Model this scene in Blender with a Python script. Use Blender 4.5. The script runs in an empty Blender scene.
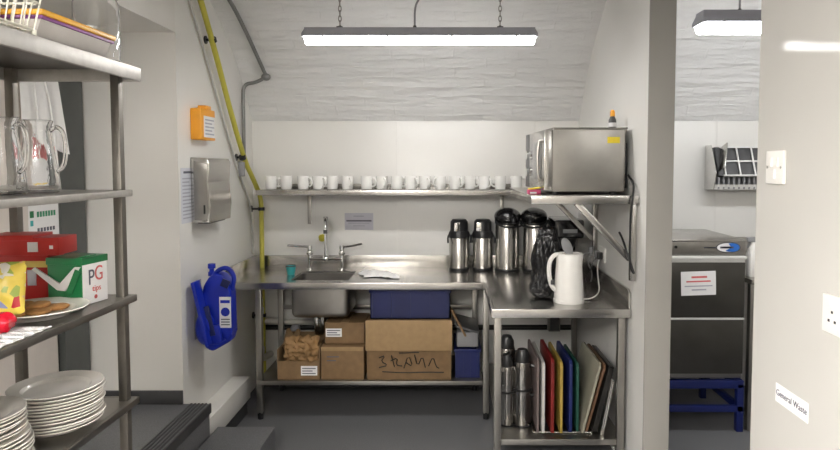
import bpy, bmesh, math, random
from math import sin, cos, pi, radians, sqrt, atan2, hypot
from mathutils import Vector, Matrix, noise as mnoise

SC = bpy.context.scene
COL = SC.collection
random.seed(7)

# ------------------------------------------------------------------ materials
def _nodes(name):
    m = bpy.data.materials.new(name); m.use_nodes = True
    nt = m.node_tree
    return m, nt, nt.nodes['Principled BSDF']

def mat(name, col, rough=0.5, metal=0.0, var=0.06, scale=18.0, bump=0.0, bscale=60.0, coat=0.0, stretch=None, spec=0.5, rvar=0.0, bdist=0.002):
    m, nt, bs = _nodes(name)
    N, L = nt.nodes.new, nt.links.new
    tc = N('ShaderNodeTexCoord'); mp = N('ShaderNodeMapping'); L(tc.outputs['Object'], mp.inputs['Vector'])
    if stretch: mp.inputs['Scale'].default_value = stretch
    nz = N('ShaderNodeTexNoise'); nz.inputs['Scale'].default_value = scale; nz.inputs['Detail'].default_value = 4
    L(mp.outputs['Vector'], nz.inputs['Vector'])
    rp = N('ShaderNodeValToRGB')
    a = [max(0, c * (1 - var)) for c in col]; b = [min(1, c * (1 + var)) for c in col]
    rp.color_ramp.elements[0].color = (*a, 1); rp.color_ramp.elements[1].color = (*b, 1)
    rp.color_ramp.elements[0].position = 0.3; rp.color_ramp.elements[1].position = 0.7
    L(nz.outputs['Fac'], rp.inputs['Fac']); L(rp.outputs['Color'], bs.inputs['Base Color'])
    bs.inputs['Metallic'].default_value = metal; bs.inputs['Roughness'].default_value = rough
    bs.inputs['Specular IOR Level'].default_value = spec
    if coat: bs.inputs['Coat Weight'].default_value = coat; bs.inputs['Coat Roughness'].default_value = 0.08
    if rvar:
        mr = N('ShaderNodeMapRange'); mr.inputs['To Min'].default_value = max(0.02, rough - rvar); mr.inputs['To Max'].default_value = rough + rvar
        L(nz.outputs['Fac'], mr.inputs['Value']); L(mr.outputs['Result'], bs.inputs['Roughness'])
    if bump:
        n2 = N('ShaderNodeTexNoise'); n2.inputs['Scale'].default_value = bscale; n2.inputs['Detail'].default_value = 3
        L(mp.outputs['Vector'], n2.inputs['Vector'])
        bp = N('ShaderNodeBump'); bp.inputs['Strength'].default_value = bump; bp.inputs['Distance'].default_value = bdist
        L(n2.outputs['Fac'], bp.inputs['Height']); L(bp.outputs['Normal'], bs.inputs['Normal'])
    return m

def glass(name, col=(1, 1, 1), rough=0.02, ior=1.45):
    m, nt, bs = _nodes(name)
    bs.inputs['Base Color'].default_value = (*col, 1); bs.inputs['Transmission Weight'].default_value = 1
    bs.inputs['Roughness'].default_value = rough; bs.inputs['IOR'].default_value = ior
    N, L = nt.nodes.new, nt.links.new
    nz = N('ShaderNodeTexNoise'); nz.inputs['Scale'].default_value = 12
    bp = N('ShaderNodeBump'); bp.inputs['Strength'].default_value = 0.05; bp.inputs['Distance'].default_value = 0.002
    L(nz.outputs['Fac'], bp.inputs['Height']); L(bp.outputs['Normal'], bs.inputs['Normal'])
    return m

def emit(name, col, strength):
    m, nt, bs = _nodes(name)
    bs.inputs['Base Color'].default_value = (.9, .9, .9, 1)
    bs.inputs['Emission Color'].default_value = (*col, 1); bs.inputs['Emission Strength'].default_value = strength
    return m

def brick_paint(name, col):
    m, nt, bs = _nodes(name)
    N, L = nt.nodes.new, nt.links.new
    uv = N('ShaderNodeUVMap'); uv.uv_map = 'UVMap'
    wob = N('ShaderNodeTexNoise'); wob.inputs['Scale'].default_value = 5; wob.inputs['Detail'].default_value = 4
    L(uv.outputs['UV'], wob.inputs['Vector'])
    mx = N('ShaderNodeMix'); mx.data_type = 'VECTOR'; mx.inputs['Factor'].default_value = 0.05
    L(uv.outputs['UV'], mx.inputs['A']); L(wob.outputs['Color'], mx.inputs['B'])
    bk = N('ShaderNodeTexBrick'); bk.inputs['Scale'].default_value = 1.0
    bk.inputs['Brick Width'].default_value = 0.40; bk.inputs['Row Height'].default_value = 0.076
    bk.inputs['Mortar Size'].default_value = 0.009; bk.inputs['Mortar Smooth'].default_value = 1.0; bk.inputs['Bias'].default_value = 0
    bk.inputs['Color1'].default_value = (.7, .7, .7, 1); bk.inputs['Color2'].default_value = (1, 1, 1, 1); bk.inputs['Mortar'].default_value = (.40, .40, .40, 1)
    L(mx.outputs['Result'], bk.inputs['Vector'])
    mp = N('ShaderNodeMapping'); mp.inputs['Scale'].default_value = (3.6, 13, 1); L(uv.outputs['UV'], mp.inputs['Vector'])
    n2 = N('ShaderNodeTexNoise'); n2.inputs['Scale'].default_value = 1; n2.inputs['Detail'].default_value = 5; L(mp.outputs['Vector'], n2.inputs['Vector'])
    ad = N('ShaderNodeMath'); ad.operation = 'MULTIPLY_ADD'; ad.inputs[1].default_value = 1.7
    sep = N('ShaderNodeSeparateColor'); L(bk.outputs['Color'], sep.inputs['Color'])
    L(n2.outputs['Fac'], ad.inputs[0])
    ml = N('ShaderNodeMath'); ml.operation = 'MULTIPLY'; ml.inputs[1].default_value = 0.17; L(sep.outputs['Red'], ml.inputs[0])
    L(ml.outputs['Value'], ad.inputs[2])
    bp = N('ShaderNodeBump'); bp.inputs['Strength'].default_value = 0.8; bp.inputs['Distance'].default_value = 0.026
    L(ad.outputs['Value'], bp.inputs['Height']); L(bp.outputs['Normal'], bs.inputs['Normal'])
    rp = N('ShaderNodeValToRGB'); rp.color_ramp.elements[0].color = (*[c * .93 for c in col], 1); rp.color_ramp.elements[1].color = (*col, 1)
    L(wob.outputs['Fac'], rp.inputs['Fac']); L(rp.outputs['Color'], bs.inputs['Base Color'])
    bs.inputs['Roughness'].default_value = 0.45
    return m

M = {}
M['pvc'] = mat('white wall cladding', (.79, .775, .74), .28, var=.012, scale=3, bump=.04, bscale=3)
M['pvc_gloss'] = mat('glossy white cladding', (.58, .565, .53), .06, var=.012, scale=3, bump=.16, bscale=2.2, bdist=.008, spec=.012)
M['paint'] = mat('white matt paint', (.78, .76, .72), .55, var=.02, scale=6, bump=.05, bscale=40)
M['hall'] = mat('grey hall paint', (.26, .245, .22), .6, var=.03, scale=6)
M['taupe'] = mat('taupe painted wall end', (.31, .295, .268), .5, var=.02, scale=6)
M['vault'] = brick_paint('painted vault brick', (.84, .835, .825))
M['floor'] = mat('dark grey safety vinyl', (.145, .146, .153), .42, var=.25, scale=160, bump=.05, bscale=300)
M['skirt'] = mat('dark coved vinyl', (.05, .05, .052), .45, var=.1)
M['steel'] = mat('brushed stainless steel', (.49, .475, .45), .25, 1.0, var=.025, scale=14, rvar=.02)
M['steel_d'] = mat('darker stainless steel', (.34, .325, .30), .34, 1.0, var=.06, scale=12, rvar=.03)  # darker, rougher variant of the stainless steel
M['steel_dk'] = mat('dark stainless door steel', (.12, .115, .105), .36, 1.0, var=.06, scale=10, rvar=.03)
M['steel_p'] = mat('polished steel', (.70, .69, .67), .13, 1.0, var=.03)
M['steel_h'] = mat('dimmed hammered steel', (.30, .29, .275), .16, 1.0, var=.06, bump=.35, bscale=14, bdist=.006)  # colour lowered, dimness under the prep table put into the steel
M['satin'] = mat('satin edge with painted highlight', (.80, .79, .77), .5, .5, var=.03)  # edge highlight put into the pale colour; also used on the rack bars
M['chrome'] = mat('chrome', (.78, .78, .78), .07, 1.0, var=.01)
M['shelf_top'] = mat('pale galvanised shelf lip', (.50, .48, .45), .45, .75, var=.08, scale=40)
M['shelf_post'] = mat('dull brown grey post', (.17, .155, .135), .42, .8, var=.12)
M['yellow_pipe'] = mat('yellow gas pipe paint', (.52, .475, .07), .4, var=.06)
M['black'] = mat('black plastic', (.012, .012, .013), .33, var=.15)
M['black_g'] = mat('glossy black plastic', (.008, .008, .009), .12, var=.1, coat=.5)
M['grey_con'] = mat('grey conduit', (.24, .24, .235), .4, .4, var=.08)
M['grey_lt'] = mat('light grey cable', (.46, .45, .43), .5, var=.05)
M['grey_pl'] = mat('grey plastic', (.27, .27, .275), .45, var=.05)
M['dk_grey'] = mat('dark grey plastic', (.07, .07, .072), .4, var=.08)
M['orange'] = mat('orange plastic', (.85, .36, .02), .4, var=.04)
M['paper'] = mat('white paper', (.80, .79, .79), .7, var=.02)
M['paper_l'] = mat('lilac grey paper', (.58, .57, .63), .7, var=.03)
M['paper_b'] = mat('bluish white paper', (.66, .67, .72), .7, var=.02)
M['ink'] = mat('dark ink', (.10, .10, .13), .6, var=.1)
M['ink_l'] = mat('pale grey ink', (.42, .42, .48), .6, var=.1)
M['ink_red'] = mat('red ink', (.60, .12, .12), .6, var=.1)
M['ink_green'] = mat('green ink', (.04, .25, .13), .6, var=.1)
M['ink_yel'] = mat('yellow ink', (.85, .66, .18), .6, var=.1)
M['blue'] = mat('royal blue plastic', (.006, .022, .36), .35, var=.12, scale=8, spec=.4)
M['blue_d'] = mat('deep blue plastic', (.004, .010, .085), .42, var=.12, scale=8)
M['white_pl'] = mat('white plastic', (.82, .80, .76), .3, var=.015)
M['ceramic'] = mat('white glazed ceramic', (.84, .83, .80), .16, var=.015, coat=.3)
M['plate'] = mat('cream glazed plate', (.79, .76, .71), .18, var=.015, coat=.3)
M['card'] = mat('brown corrugated card', (.22, .135, .064), .75, var=.1, scale=25, bump=.15, bscale=50)
M['card_l'] = mat('lighter brown card', (.33, .215, .105), .75, var=.08, scale=25, bump=.15, bscale=50)
M['kraft'] = mat('crumpled kraft paper', (.29, .17, .07), .7, var=.12, scale=20)
M['teal'] = mat('teal plastic', (.05, .42, .42), .35, var=.05)
M['cloth'] = mat('white cotton cloth', (.82, .81, .80), .9, var=.03, bump=.3, bscale=400)
M['red'] = mat('red carton', (.52, .025, .02), .4, var=.06)
M['red_g'] = mat('shiny red wrap', (.60, .01, .03), .12, var=.2, bump=.6, bscale=50, bdist=.006)
M['green'] = mat('green carton', (.012, .17, .055), .38, var=.06)
M['biscuit'] = mat('brown biscuit', (.40, .20, .065), .8, var=.2, scale=60, bump=.4, bscale=120)
M['purple'] = mat('purple rim', (.24, .06, .25), .4, var=.06)
M['lid_or'] = mat('orange yellow lid', (.88, .46, .04), .35, var=.05)
M['tub'] = mat('milky tub plastic', (.66, .62, .59), .35, var=.03)
M['wire'] = mat('cream coated wire', (.78, .76, .66), .35, var=.04)
M['glass'] = glass('clear glass')
M['lamp'] = emit('lit lamp diffuser', (1.0, .985, .965), 17.0)
M['fill_batten'] = emit('lit lamp diffuser', (1.0, .97, .93), 23.0)  # for the added batten behind the glossy wall
M['fill_far'] = emit('far fill panel', (1.0, .965, .92), 16.0)  # these three light the added fill panels in the hall
M['fill_mid'] = emit('middle fill panel', (1.0, .965, .92), 36.0)
M['fill_near'] = emit('near fill panel', (1.0, .965, .92), 18.0)
M['lamp_bay'] = emit('lit bay lamp diffuser', (.97, .98, 1.0), 12.0)
M['lamp_body'] = mat('lamp housing grey', (.30, .30, .33), .5, var=.04)
M['wood'] = mat('pale wood edge', (.50, .42, .30), .5, var=.12, scale=14)
M['b_white'] = mat('white board', (.46, .44, .42), .45, var=.04)  # board colours lowered, low light under the table put into them
M['b_red'] = mat('red board', (.15, .010, .008), .45, var=.06)
M['b_yel'] = mat('yellow board', (.36, .25, .05), .45, var=.06)
M['b_blue'] = mat('blue board', (.006, .013, .085), .45, var=.06)
M['b_green'] = mat('green board', (.010, .06, .042), .45, var=.06)
M['b_cream'] = mat('cream board', (.26, .245, .19), .5, var=.06)
M['b_clear'] = mat('pinkish worn board', (.15, .115, .11), .4, var=.06)
M['b_brown'] = mat('brown board', (.12, .06, .03), .5, var=.06)
M['iron'] = mat('black baked steel', (.03, .028, .026), .35, .6, var=.15)
M['frame_dk'] = mat('dark grey green frame', (.075, .08, .075), .45, var=.06)
M['door'] = mat('cream door paint', (.66, .60, .55), .5, var=.02)
M['waste'] = mat('white waste pipe', (.62, .60, .54), .4, var=.04)
M['badge_b'] = mat('blue badge', (.02, .14, .52), .35, var=.04)
M['sticker'] = mat('yellow sticker', (.80, .62, .03), .5, var=.05)
M['sponge'] = mat('yellow green sponge', (.52, .46, .05), .85, var=.15)
M['pink'] = mat('magenta card', (.55, .06, .16), .5, var=.08)
M['bag'] = mat('crumpled black polythene', (.008, .008, .009), .24, var=.2, bump=.6, bscale=20, bdist=.012)

def patch_mat(name):   # printed sweet bag: yellow with silver-white and blue green patches
    m, nt, bs = _nodes(name); N, L = nt.nodes.new, nt.links.new
    tc = N('ShaderNodeTexCoord'); v = N('ShaderNodeTexVoronoi'); v.inputs['Scale'].default_value = 48
    L(tc.outputs['Object'], v.inputs['Vector'])
    sp = N('ShaderNodeSeparateColor'); L(v.outputs['Color'], sp.inputs['Color'])
    rp = N('ShaderNodeValToRGB'); rp.color_ramp.interpolation = 'CONSTANT'
    e = rp.color_ramp.elements
    e[0].position = 0; e[0].color = (.78, .60, .10, 1); e[1].position = .48; e[1].color = (.80, .76, .66, 1)
    for p, c in ((.66, (.30, .34, .55)), (.74, (.72, .50, .22)), (.84, (.34, .42, .08)), (.92, (.48, .03, .04))):
        q = e.new(p); q.color = (*c, 1)
    L(sp.outputs['Red'], rp.inputs['Fac']); L(rp.outputs['Color'], bs.inputs['Base Color'])
    bs.inputs['Roughness'].default_value = .22
    return m
M['sweets'] = patch_mat('printed foil')

# ------------------------------------------------------------------ mesh builder
class B:
    def __init__(s): s.bm = bmesh.new()
    def _bev(s, verts, w, seg=2):
        if w <= 0: return
        es = list({e for v in verts for e in v.link_edges})
        bmesh.ops.bevel(s.bm, geom=es, offset=w, segments=seg, profile=.6, affect='EDGES')
    def box(s, x0, x1, y0, y1, z0, z1, bev=.0, seg=2):
        r = bmesh.ops.create_cube(s.bm, size=1)
        bmesh.ops.scale(s.bm, vec=(x1 - x0, y1 - y0, z1 - z0), verts=r['verts'])
        bmesh.ops.translate(s.bm, vec=((x0 + x1) / 2, (y0 + y1) / 2, (z0 + z1) / 2), verts=r['verts'])
        s._bev(r['verts'], bev, seg); return s
    def obox(s, c, size, rot, bev=.0):      # box with a rotation (euler degrees)
        r = bmesh.ops.create_cube(s.bm, size=1)
        mtx = Matrix.Translation(c) @ (Matrix.Rotation(radians(rot[2]), 4, 'Z') @ Matrix.Rotation(radians(rot[1]), 4, 'Y') @ Matrix.Rotation(radians(rot[0]), 4, 'X')) @ Matrix.Diagonal((*size, 1))
        bmesh.ops.transform(s.bm, matrix=mtx, verts=r['verts'])
        s._bev(r['verts'], bev); return s
    def cyl(s, p0, p1, r0, r1=None, seg=20, caps=True):
        r1 = r0 if r1 is None else r1
        p0, p1 = Vector(p0), Vector(p1); d = (p1 - p0)
        r = bmesh.ops.create_cone(s.bm, cap_ends=caps, segments=seg, radius1=r0, radius2=r1, depth=d.length)
        q = d.to_track_quat('Z', 'Y').to_matrix().to_4x4()
        bmesh.ops.transform(s.bm, matrix=Matrix.Translation((p0 + p1) / 2) @ q, verts=r['verts']); return s
    def tube(s, pts, r, seg=10, smooth=3, closed=False):
        P = [Vector(p) for p in pts]
        for _ in range(smooth):
            Q = [] if closed else [P[0]]
            n = len(P); rng = range(n if closed else n - 1)
            for i in rng:
                a, b = P[i], P[(i + 1) % n]
                Q += [a.lerp(b, .25), a.lerp(b, .75)]
            if not closed: Q.append(P[-1])
            P = Q
        rings = []; n = len(P); prev = None
        for i, p in enumerate(P):
            if closed: t = (P[(i + 1) % n] - P[i - 1])
            else: t = (P[min(i + 1, n - 1)] - P[max(i - 1, 0)])
            t.normalize()
            if prev is None:
                up = Vector((0, 0, 1)) if abs(t.z) < .9 else Vector((1, 0, 0))
                nrm = t.cross(up).normalized()
            else:
                nrm = (prev - t * prev.dot(t)).normalized()
            prev = nrm; bn = t.cross(nrm)
            rr = r(i / (n - 1)) if callable(r) else r
            rings.append([s.bm.verts.new(p + (nrm * cos(2 * pi * k / seg) + bn * sin(2 * pi * k / seg)) * rr) for k in range(seg)])
        for i in range(n if closed else n - 1):
            A, C = rings[i], rings[(i + 1) % n]
            for k in range(seg):
                s.bm.faces.new((A[k], A[(k + 1) % seg], C[(k + 1) % seg], C[k]))
        if not closed:
            s.bm.faces.new(rings[0][::-1]); s.bm.faces.new(rings[-1])
        return s
    def lathe(s, prof, c=(0, 0, 0), seg=36, fn=None):   # profile of (r, z); r = 0 closes
        rings = []
        for r, z in prof:
            if r <= 1e-6: rings.append([s.bm.verts.new((c[0], c[1], c[2] + z))])
            else: rings.append([s.bm.verts.new((c[0] + r * cos(2 * pi * k / seg), c[1] + r * sin(2 * pi * k / seg), c[2] + z)) for k in range(seg)])
        for a, b in zip(rings, rings[1:]):
            for k in range(seg):
                k2 = (k + 1) % seg
                if len(a) == 1 and len(b) == 1: break
                if len(a) == 1: s.bm.faces.new((a[0], b[k2], b[k]))
                elif len(b) == 1: s.bm.faces.new((a[k], a[k2], b[0]))
                else: s.bm.faces.new((a[k], a[k2], b[k2], b[k]))
        return s
    def prism(s, pts, axis, lo, hi, bev=0.0, seg=2):     # pts in the two other axes, in order (x,y,z without axis)
        def v(p, h):
            return {'x': (h, p[0], p[1]), 'y': (p[0], h, p[1]), 'z': (p[0], p[1], h)}[axis]
        A = [s.bm.verts.new(v(p, lo)) for p in pts]; C = [s.bm.verts.new(v(p, hi)) for p in pts]
        n = len(pts)
        s.bm.faces.new(A); s.bm.faces.new(C[::-1])
        for k in range(n): s.bm.faces.new((A[k], C[k], C[(k + 1) % n], A[(k + 1) % n]))
        s._bev(A + C, bev, seg); return s
    def ball(s, c, r, sc=(1, 1, 1), u=20, v=14):
        q = bmesh.ops.create_uvsphere(s.bm, u_segments=u, v_segments=v, radius=r)
        bmesh.ops.transform(s.bm, matrix=Matrix.Translation(c) @ Matrix.Diagonal((*sc, 1)), verts=q['verts']); return s
    def grid(s, fn, nu, nv, thick=0.0):
        V = [[s.bm.verts.new(fn(i / nu, j / nv)) for j in range(nv + 1)] for i in range(nu + 1)]
        F = [s.bm.faces.new((V[i][j], V[i + 1][j], V[i + 1][j + 1], V[i][j + 1])) for i in range(nu) for j in range(nv)]
        if thick:
            bmesh.ops.recalc_face_normals(s.bm, faces=F)
            bmesh.ops.solidify(s.bm, geom=F, thickness=thick)
        return s
    def rot(s, deg, axis='Z', c=(0, 0, 0)):
        bmesh.ops.rotate(s.bm, cent=c, matrix=Matrix.Rotation(radians(deg), 3, axis), verts=s.bm.verts); return s
    def move(s, x, y, z):
        bmesh.ops.translate(s.bm, vec=(x, y, z), verts=s.bm.verts); return s
    def wobble(s, amp, freq, seed=0):
        for v in s.bm.verts:
            v.co += mnoise.noise_vector(v.co * freq + Vector((seed, seed * 2.1, -seed))) * amp
        return s

OFF = {}
def tag(o, label, cat, group=None):
    o['label'] = label; o['category'] = cat
    if group: o['group'] = group
    return o

def thing(name, label, cat, loc=(0, 0, 0), group=None, local=False):
    o = bpy.data.objects.new(name, None); COL.objects.link(o)
    o.location = (0, 0, 0) if local else loc
    OFF[o.name] = Vector((0, 0, 0)) if local else Vector(loc)
    return tag(o, label, cat, group)

def mk(name, b, m, parent=None, label=None, kind=None, sharp=32, recalc=True):
    bm = b.bm
    if recalc: bmesh.ops.recalc_face_normals(bm, faces=bm.faces)
    if parent is not None: off = OFF[parent.name]
    elif kind == 'structure': off = Vector((0, 0, 0))
    else:
        xs = [v.co for v in bm.verts]
        off = Vector(((min(v.x for v in xs) + max(v.x for v in xs)) / 2, (min(v.y for v in xs) + max(v.y for v in xs)) / 2, min(v.z for v in xs)))
    if off.length: bmesh.ops.translate(bm, vec=-off, verts=bm.verts)
    me = bpy.data.meshes.new(name); bm.to_mesh(me); bm.free()
    for p in me.polygons: p.use_smooth = True
    me.set_sharp_from_angle(angle=radians(sharp))
    me.materials.append(M[m])
    o = bpy.data.objects.new(name, me); COL.objects.link(o)
    if parent is not None: o.parent = parent; OFF[o.name] = off
    else: o.location = off; OFF[o.name] = off
    if label: o['label'] = label
    if kind: o['kind'] = kind
    return o

def one(name, b, m, label, cat, group=None, **k):
    return tag(mk(name, b, m, None, **k), label, cat, group)

def struct(name, b, m): return mk(name, b, m, None, kind='structure')

def text(name, body, size, m, parent, loc, rot, ext=.0006, label=None, squash=1.0):
    cu = bpy.data.curves.new(name, 'FONT'); cu.body = body; cu.size = size; cu.extrude = ext
    cu.align_x = 'CENTER'; cu.align_y = 'CENTER'
    t = bpy.data.objects.new('tmp_text', cu); COL.objects.link(t)
    bpy.context.view_layer.update()
    me = bpy.data.meshes.new_from_object(t.evaluated_get(bpy.context.evaluated_depsgraph_get()))
    bpy.data.objects.remove(t); bpy.data.curves.remove(cu)
    mtx = Matrix.Translation(loc) @ Matrix.Rotation(radians(rot[2]), 4, 'Z') @ Matrix.Rotation(radians(rot[1]), 4, 'Y') @ Matrix.Rotation(radians(rot[0]), 4, 'X') @ Matrix.Diagonal((squash, 1, 1, 1))
    me.transform(mtx)
    b = B(); b.bm.from_mesh(me); bpy.data.meshes.remove(me)
    return mk(name, b, m, parent, label)

def dup(o, parent=None):
    c = o.copy(); COL.objects.link(c)
    if parent is not None: c.parent = parent
    for ch in list(o.children): dup(ch, c)
    return c

ORD = ['first', 'second', 'third', 'fourth', 'fifth', 'sixth', 'seventh', 'eighth', 'ninth', 'tenth', 'eleventh', 'twelfth',
       'thirteenth', 'fourteenth', 'fifteenth', 'sixteenth', 'seventeenth', 'eighteenth', 'nineteenth']

# ------------------------------------------------------------------ setting
XL, XR, YB = -1.445, .943, 4.55
ZS = 1.967                                        # springing line of the vault
struct('floor', B().box(-3.4, 2.9, -3.7, 4.7, -.1, 0), 'floor')
struct('wall_back', B().box(XL - .3, 2.8, YB, YB + .12, 0, ZS, .003), 'pvc')
for i, x in enumerate((-.39, .62, 1.95)):
    struct('trim_%d' % (i + 1), B().box(x - .006, x + .006, YB - .0025, YB, .1, ZS - .002), 'pvc')
struct('wall_left', B().box(-2.1, XL, 3.3, YB + .1, 0, 2.95), 'pvc')
struct('wall_left_upper', B().box(-2.1, XL, .55, 3.3, 2.345, 2.95), 'paint')
struct('wall_left_front', B().box(-3.3, XL, .43, .55, 0, 2.95), 'hall')
struct('wall_hall', B().box(-3.4, -3.3, -3.6, .55, 0, 2.5), 'hall')
struct('ceiling_hall', B().box(-3.4, 2.8, -3.6, .8, 2.43, 2.95), 'paint')  # unseen; set low to keep hall light off the upper vault
struct('wall_recess', B().box(-2.12, -1.97, .55, 3.3, 0, 2.345), 'paint')
struct('wall_right', B().box(XR, 1.066, 2.97, YB, 0, 2.9), 'pvc')
struct('trim_4', B().box(XR - .001, 1.067, 2.96, 2.97, 0, 2.9, .002), 'taupe')
struct('wall_right_front', B().box(.85, 1.0, -3.6, 1.72, 0, 2.9, .004), 'pvc_gloss')
struct('wall_far_right', B().box(2.7, 2.82, -3.6, YB, 0, 2.95), 'paint')
struct('wall_front', B().box(-3.4, 2.8, -3.7, -3.6, 0, 2.95), 'hall')
# the vault: an arc from the springing line on the back wall up to the crown, then level
def vault():
    yc, zc, R = 3.0, .976, 1.837
    a0 = atan2(ZS - zc, YB + .03 - yc)
    pts = []
    n = 26
    for i in range(n + 1):
        a = a0 + (pi / 2 - a0) * i / n
        pts.append((yc + R * cos(a), zc + R * sin(a)))
    pts[0] = (pts[0][0], ZS)
    for i in range(1, 12): pts.append((3.0 - i * .42, zc + R))
    b = B(); bm = b.bm; uvl = bm.loops.layers.uv.new('UVMap')
    nx = 20; xs = [-2.1 + 4.9 * k / nx for k in range(nx + 1)]
    s = [0]
    for p, q in zip(pts, pts[1:]): s.append(s[-1] + hypot(q[0] - p[0], q[1] - p[1]))
    V = [[bm.verts.new((x, p[0], p[1])) for x in xs] for p in pts]
    top = [[bm.verts.new((x, p[0] + (.15 if i == 0 else .0), p[1] + .25)) for x in (xs[0], xs[-1])] for i, p in enumerate(pts)]
    for i in range(len(pts) - 1):
        for k in range(nx):
            f = bm.faces.new((V[i][k], V[i + 1][k], V[i + 1][k + 1], V[i][k + 1]))
            for l, (ii, kk) in zip(f.loops, ((i, k), (i + 1, k), (i + 1, k + 1), (i, k + 1))): l[uvl].uv = (xs[kk] + 5, s[ii])
        bm.faces.new((top[i][0], top[i][1], top[i + 1][1], top[i + 1][0]))
    o = mk('ceiling', b, 'vault', kind='structure', recalc=True)
vault()
# skirtings and steps
struct('baseboard_back', B().prism([(YB, 0), (YB - .03, 0), (YB - .012, .02), (YB - .008, .11), (YB, .11)], 'x', XL, XR), 'skirt')
struct('baseboard_right', B().box(1.066, 1.076, 2.97, YB, 0, .1, .003), 'skirt')
struct('baseboard_left', B().box(-1.965, XL, 3.285, 3.3, .355, .43, .004), 'skirt')
struct('trim_5', B().box(XL, -1.33, 3.302, 4.06, .1, .245, .004), 'white_pl')        # boxed ledge along the wall foot
struct('trim_6', B().box(XL, -1.345, 3.302, 4.04, 0, .1, .004), 'skirt')
st = B(); st.box(-1.97, -1.305, 1.9, 3.3, 0, .355, .004)
struct('floor_platform', st, 'floor')
for i in range(5):
    struct('trim_%d' % (7 + i), B().box(-1.325 - i * .02, -1.315 - i * .02, 1.9, 3.298, .355, .360, .002), 'skirt')
struct('trim_12', B().box(-1.306, -1.295, 1.9, 3.302, .305, .358, .003), 'skirt')
struct('floor_step', B().box(-1.295, -.975, 2.2, 3.385, 0, .192, .006), 'floor')
# door to the recess, in its dark frame
dr = struct('door_1', B().box(-1.969, -1.945, 2.1, 3.03, .36, 2.2, .003), 'door')
mk('door_frame', B().box(-1.969, -1.93, 3.07, 3.28, .355, 2.3, .004).box(-1.969, -1.93, 2.0, 3.07, 2.2, 2.3, .004), 'frame_dk', dr)
mk('door_closer', B().box(-1.93, -1.90, 3.13, 3.20, 1.46, 1.49, .006), 'black', dr)

# ------------------------------------------------------------------ lamps
def batten(x0, x1, y, zb, label, chains=(), cable=None, ceil=2.81, lamp='lamp', k=1.0):
    """k scales the section; zb is the underside of the diffuser"""
    n = thing('batten_light', label, 'light', ((x0 + x1) / 2, y, zb))
    W, d, h = .052 * k, .042 * k, .040 * k
    mk('housing', B().prism([(y - W, zb + d - .006 * k), (y - W, zb + d + .004 * k), (y - .7 * W, zb + d + h), (y + .7 * W, zb + d + h), (y + W, zb + d + .004 * k), (y + W, zb + d - .006 * k)], 'x', x0 + .012, x1 - .012), 'lamp_body', n)
    prof = [(y + .95 * W * cos(a), zb + d - .007 * k - (d - .007 * k) * sin(a)) for a in [pi * q / 12 for q in range(13)]]
    mk('diffuser', B().prism(prof, 'x', x0 + .014, x1 - .014), lamp, n)
    for s_, x in ((-1, x0), (1, x1)):
        b = B(); sec = [(y - W * 1.03, zb + d - .008 * k), (y - W * 1.03, zb + d + .006 * k), (y - .6 * W, zb + d + h * .98), (y + .6 * W, zb + d + h * .98), (y + W * 1.03, zb + d + .006 * k), (y + W * 1.03, zb + d - .008 * k)]
        b.prism(sec, 'x', min(x, x - s_ * .016), max(x, x - s_ * .016))
        for v in b.bm.verts:
            if abs(v.co.x - x) < 1e-5 and v.co.z > zb + d + .5 * h: v.co.x -= s_ * .014
        mk('end_cap', b, 'lamp_body', n)
    c_ = int((x1 - x0) / .26)
    for i in range(c_):
        x = x0 + .11 + i * (x1 - x0 - .22) / max(1, c_ - 1)
        mk('clip', B().box(x - .007, x + .007, y - W - .005, y - W + .002, zb + d - .014, zb + d + .008, .002), 'lamp_body', n)
    zt = zb + d + h
    for x in chains:
        c = B(); z = zt + .026; i = 0
        while z < ceil - .015:
            pts = []
            for q in range(10):
                a = 2 * pi * q / 10
                u, w = .0075 * cos(a), .017 * sin(a)
                pts.append((x + u, y, z + w) if i % 2 else (x, y + u, z + w))
            c.tube(pts, .0028, 6, 1, True); z += .026; i += 1
        mk('chain', c, 'steel_d', n)
        mk('chain_bracket', B().box(x - .016, x + .016, y - .02, y + .02, zt, zt + .010, .002).cyl((x, y, zt + .006), (x, y, zt + .018), .006), 'dk_grey', n)
    if cable:
        cx, tx = cable
        mk('cable', B().tube([(cx, y, zt), (cx, y, zt + .12), (tx, y, zt + .16), (tx, y, ceil - .02)], .0055), 'grey_pl', n)
        mk('cable_gland', B().cyl((tx, y, ceil - .03), (tx, y, ceil - .002), .03, .035), 'grey_pl', n)
        mk('cable_entry', B().cyl((cx, y, zt - .001), (cx, y, zt + .016), .012, .008), 'dk_grey', n)
    return n
batten(-.770, .455, 3.3, 2.281, 'long lit batten lamp hung on chains above the sink counter', (-.578, .263), (-.185, -.155))
batten(1.30, 2.55, 3.3, 2.335, 'lit batten lamp hanging in the bay beside the dishwasher', (), (1.52, 1.52), 2.78, 'lamp_bay', 1.4)
PN = ['added fill light panel nearest the sink bay', 'added fill light panel in the middle of the hall', 'added fill light panel at the far end of the hall',
      'added fill light panel nearest the recess side of the hall', 'added fill light panel in the middle of the recess side', 'added fill light panel at the far end of the recess side']
for i, (lx, ly) in enumerate(((-1.25, .22), (-.75, -1.0), (-.75, -2.6), (-2.62, .05), (-2.62, -1.2), (-2.62, -2.6))):  # unseen panels added to brighten everything facing the camera
    n = thing('fill_panel', PN[i], 'light', (lx, ly, 2.39))
    mk('frame', B().box(lx - .62, lx + .62, ly - .32, ly + .32, 2.405, 2.4295, .003), 'white_pl', n)
    mk('diffuser', B().box(lx - .60, lx + .60, ly - .30, ly + .30, 2.398, 2.406, .002), ('fill_near', 'fill_mid', 'fill_far')[i % 3], n)
batten(1.2, 2.45, .2, 2.34, 'added unseen batten lamp behind the glossy wall', (), None, 2.43, 'fill_batten')  # out of view, added as extra front light

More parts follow.
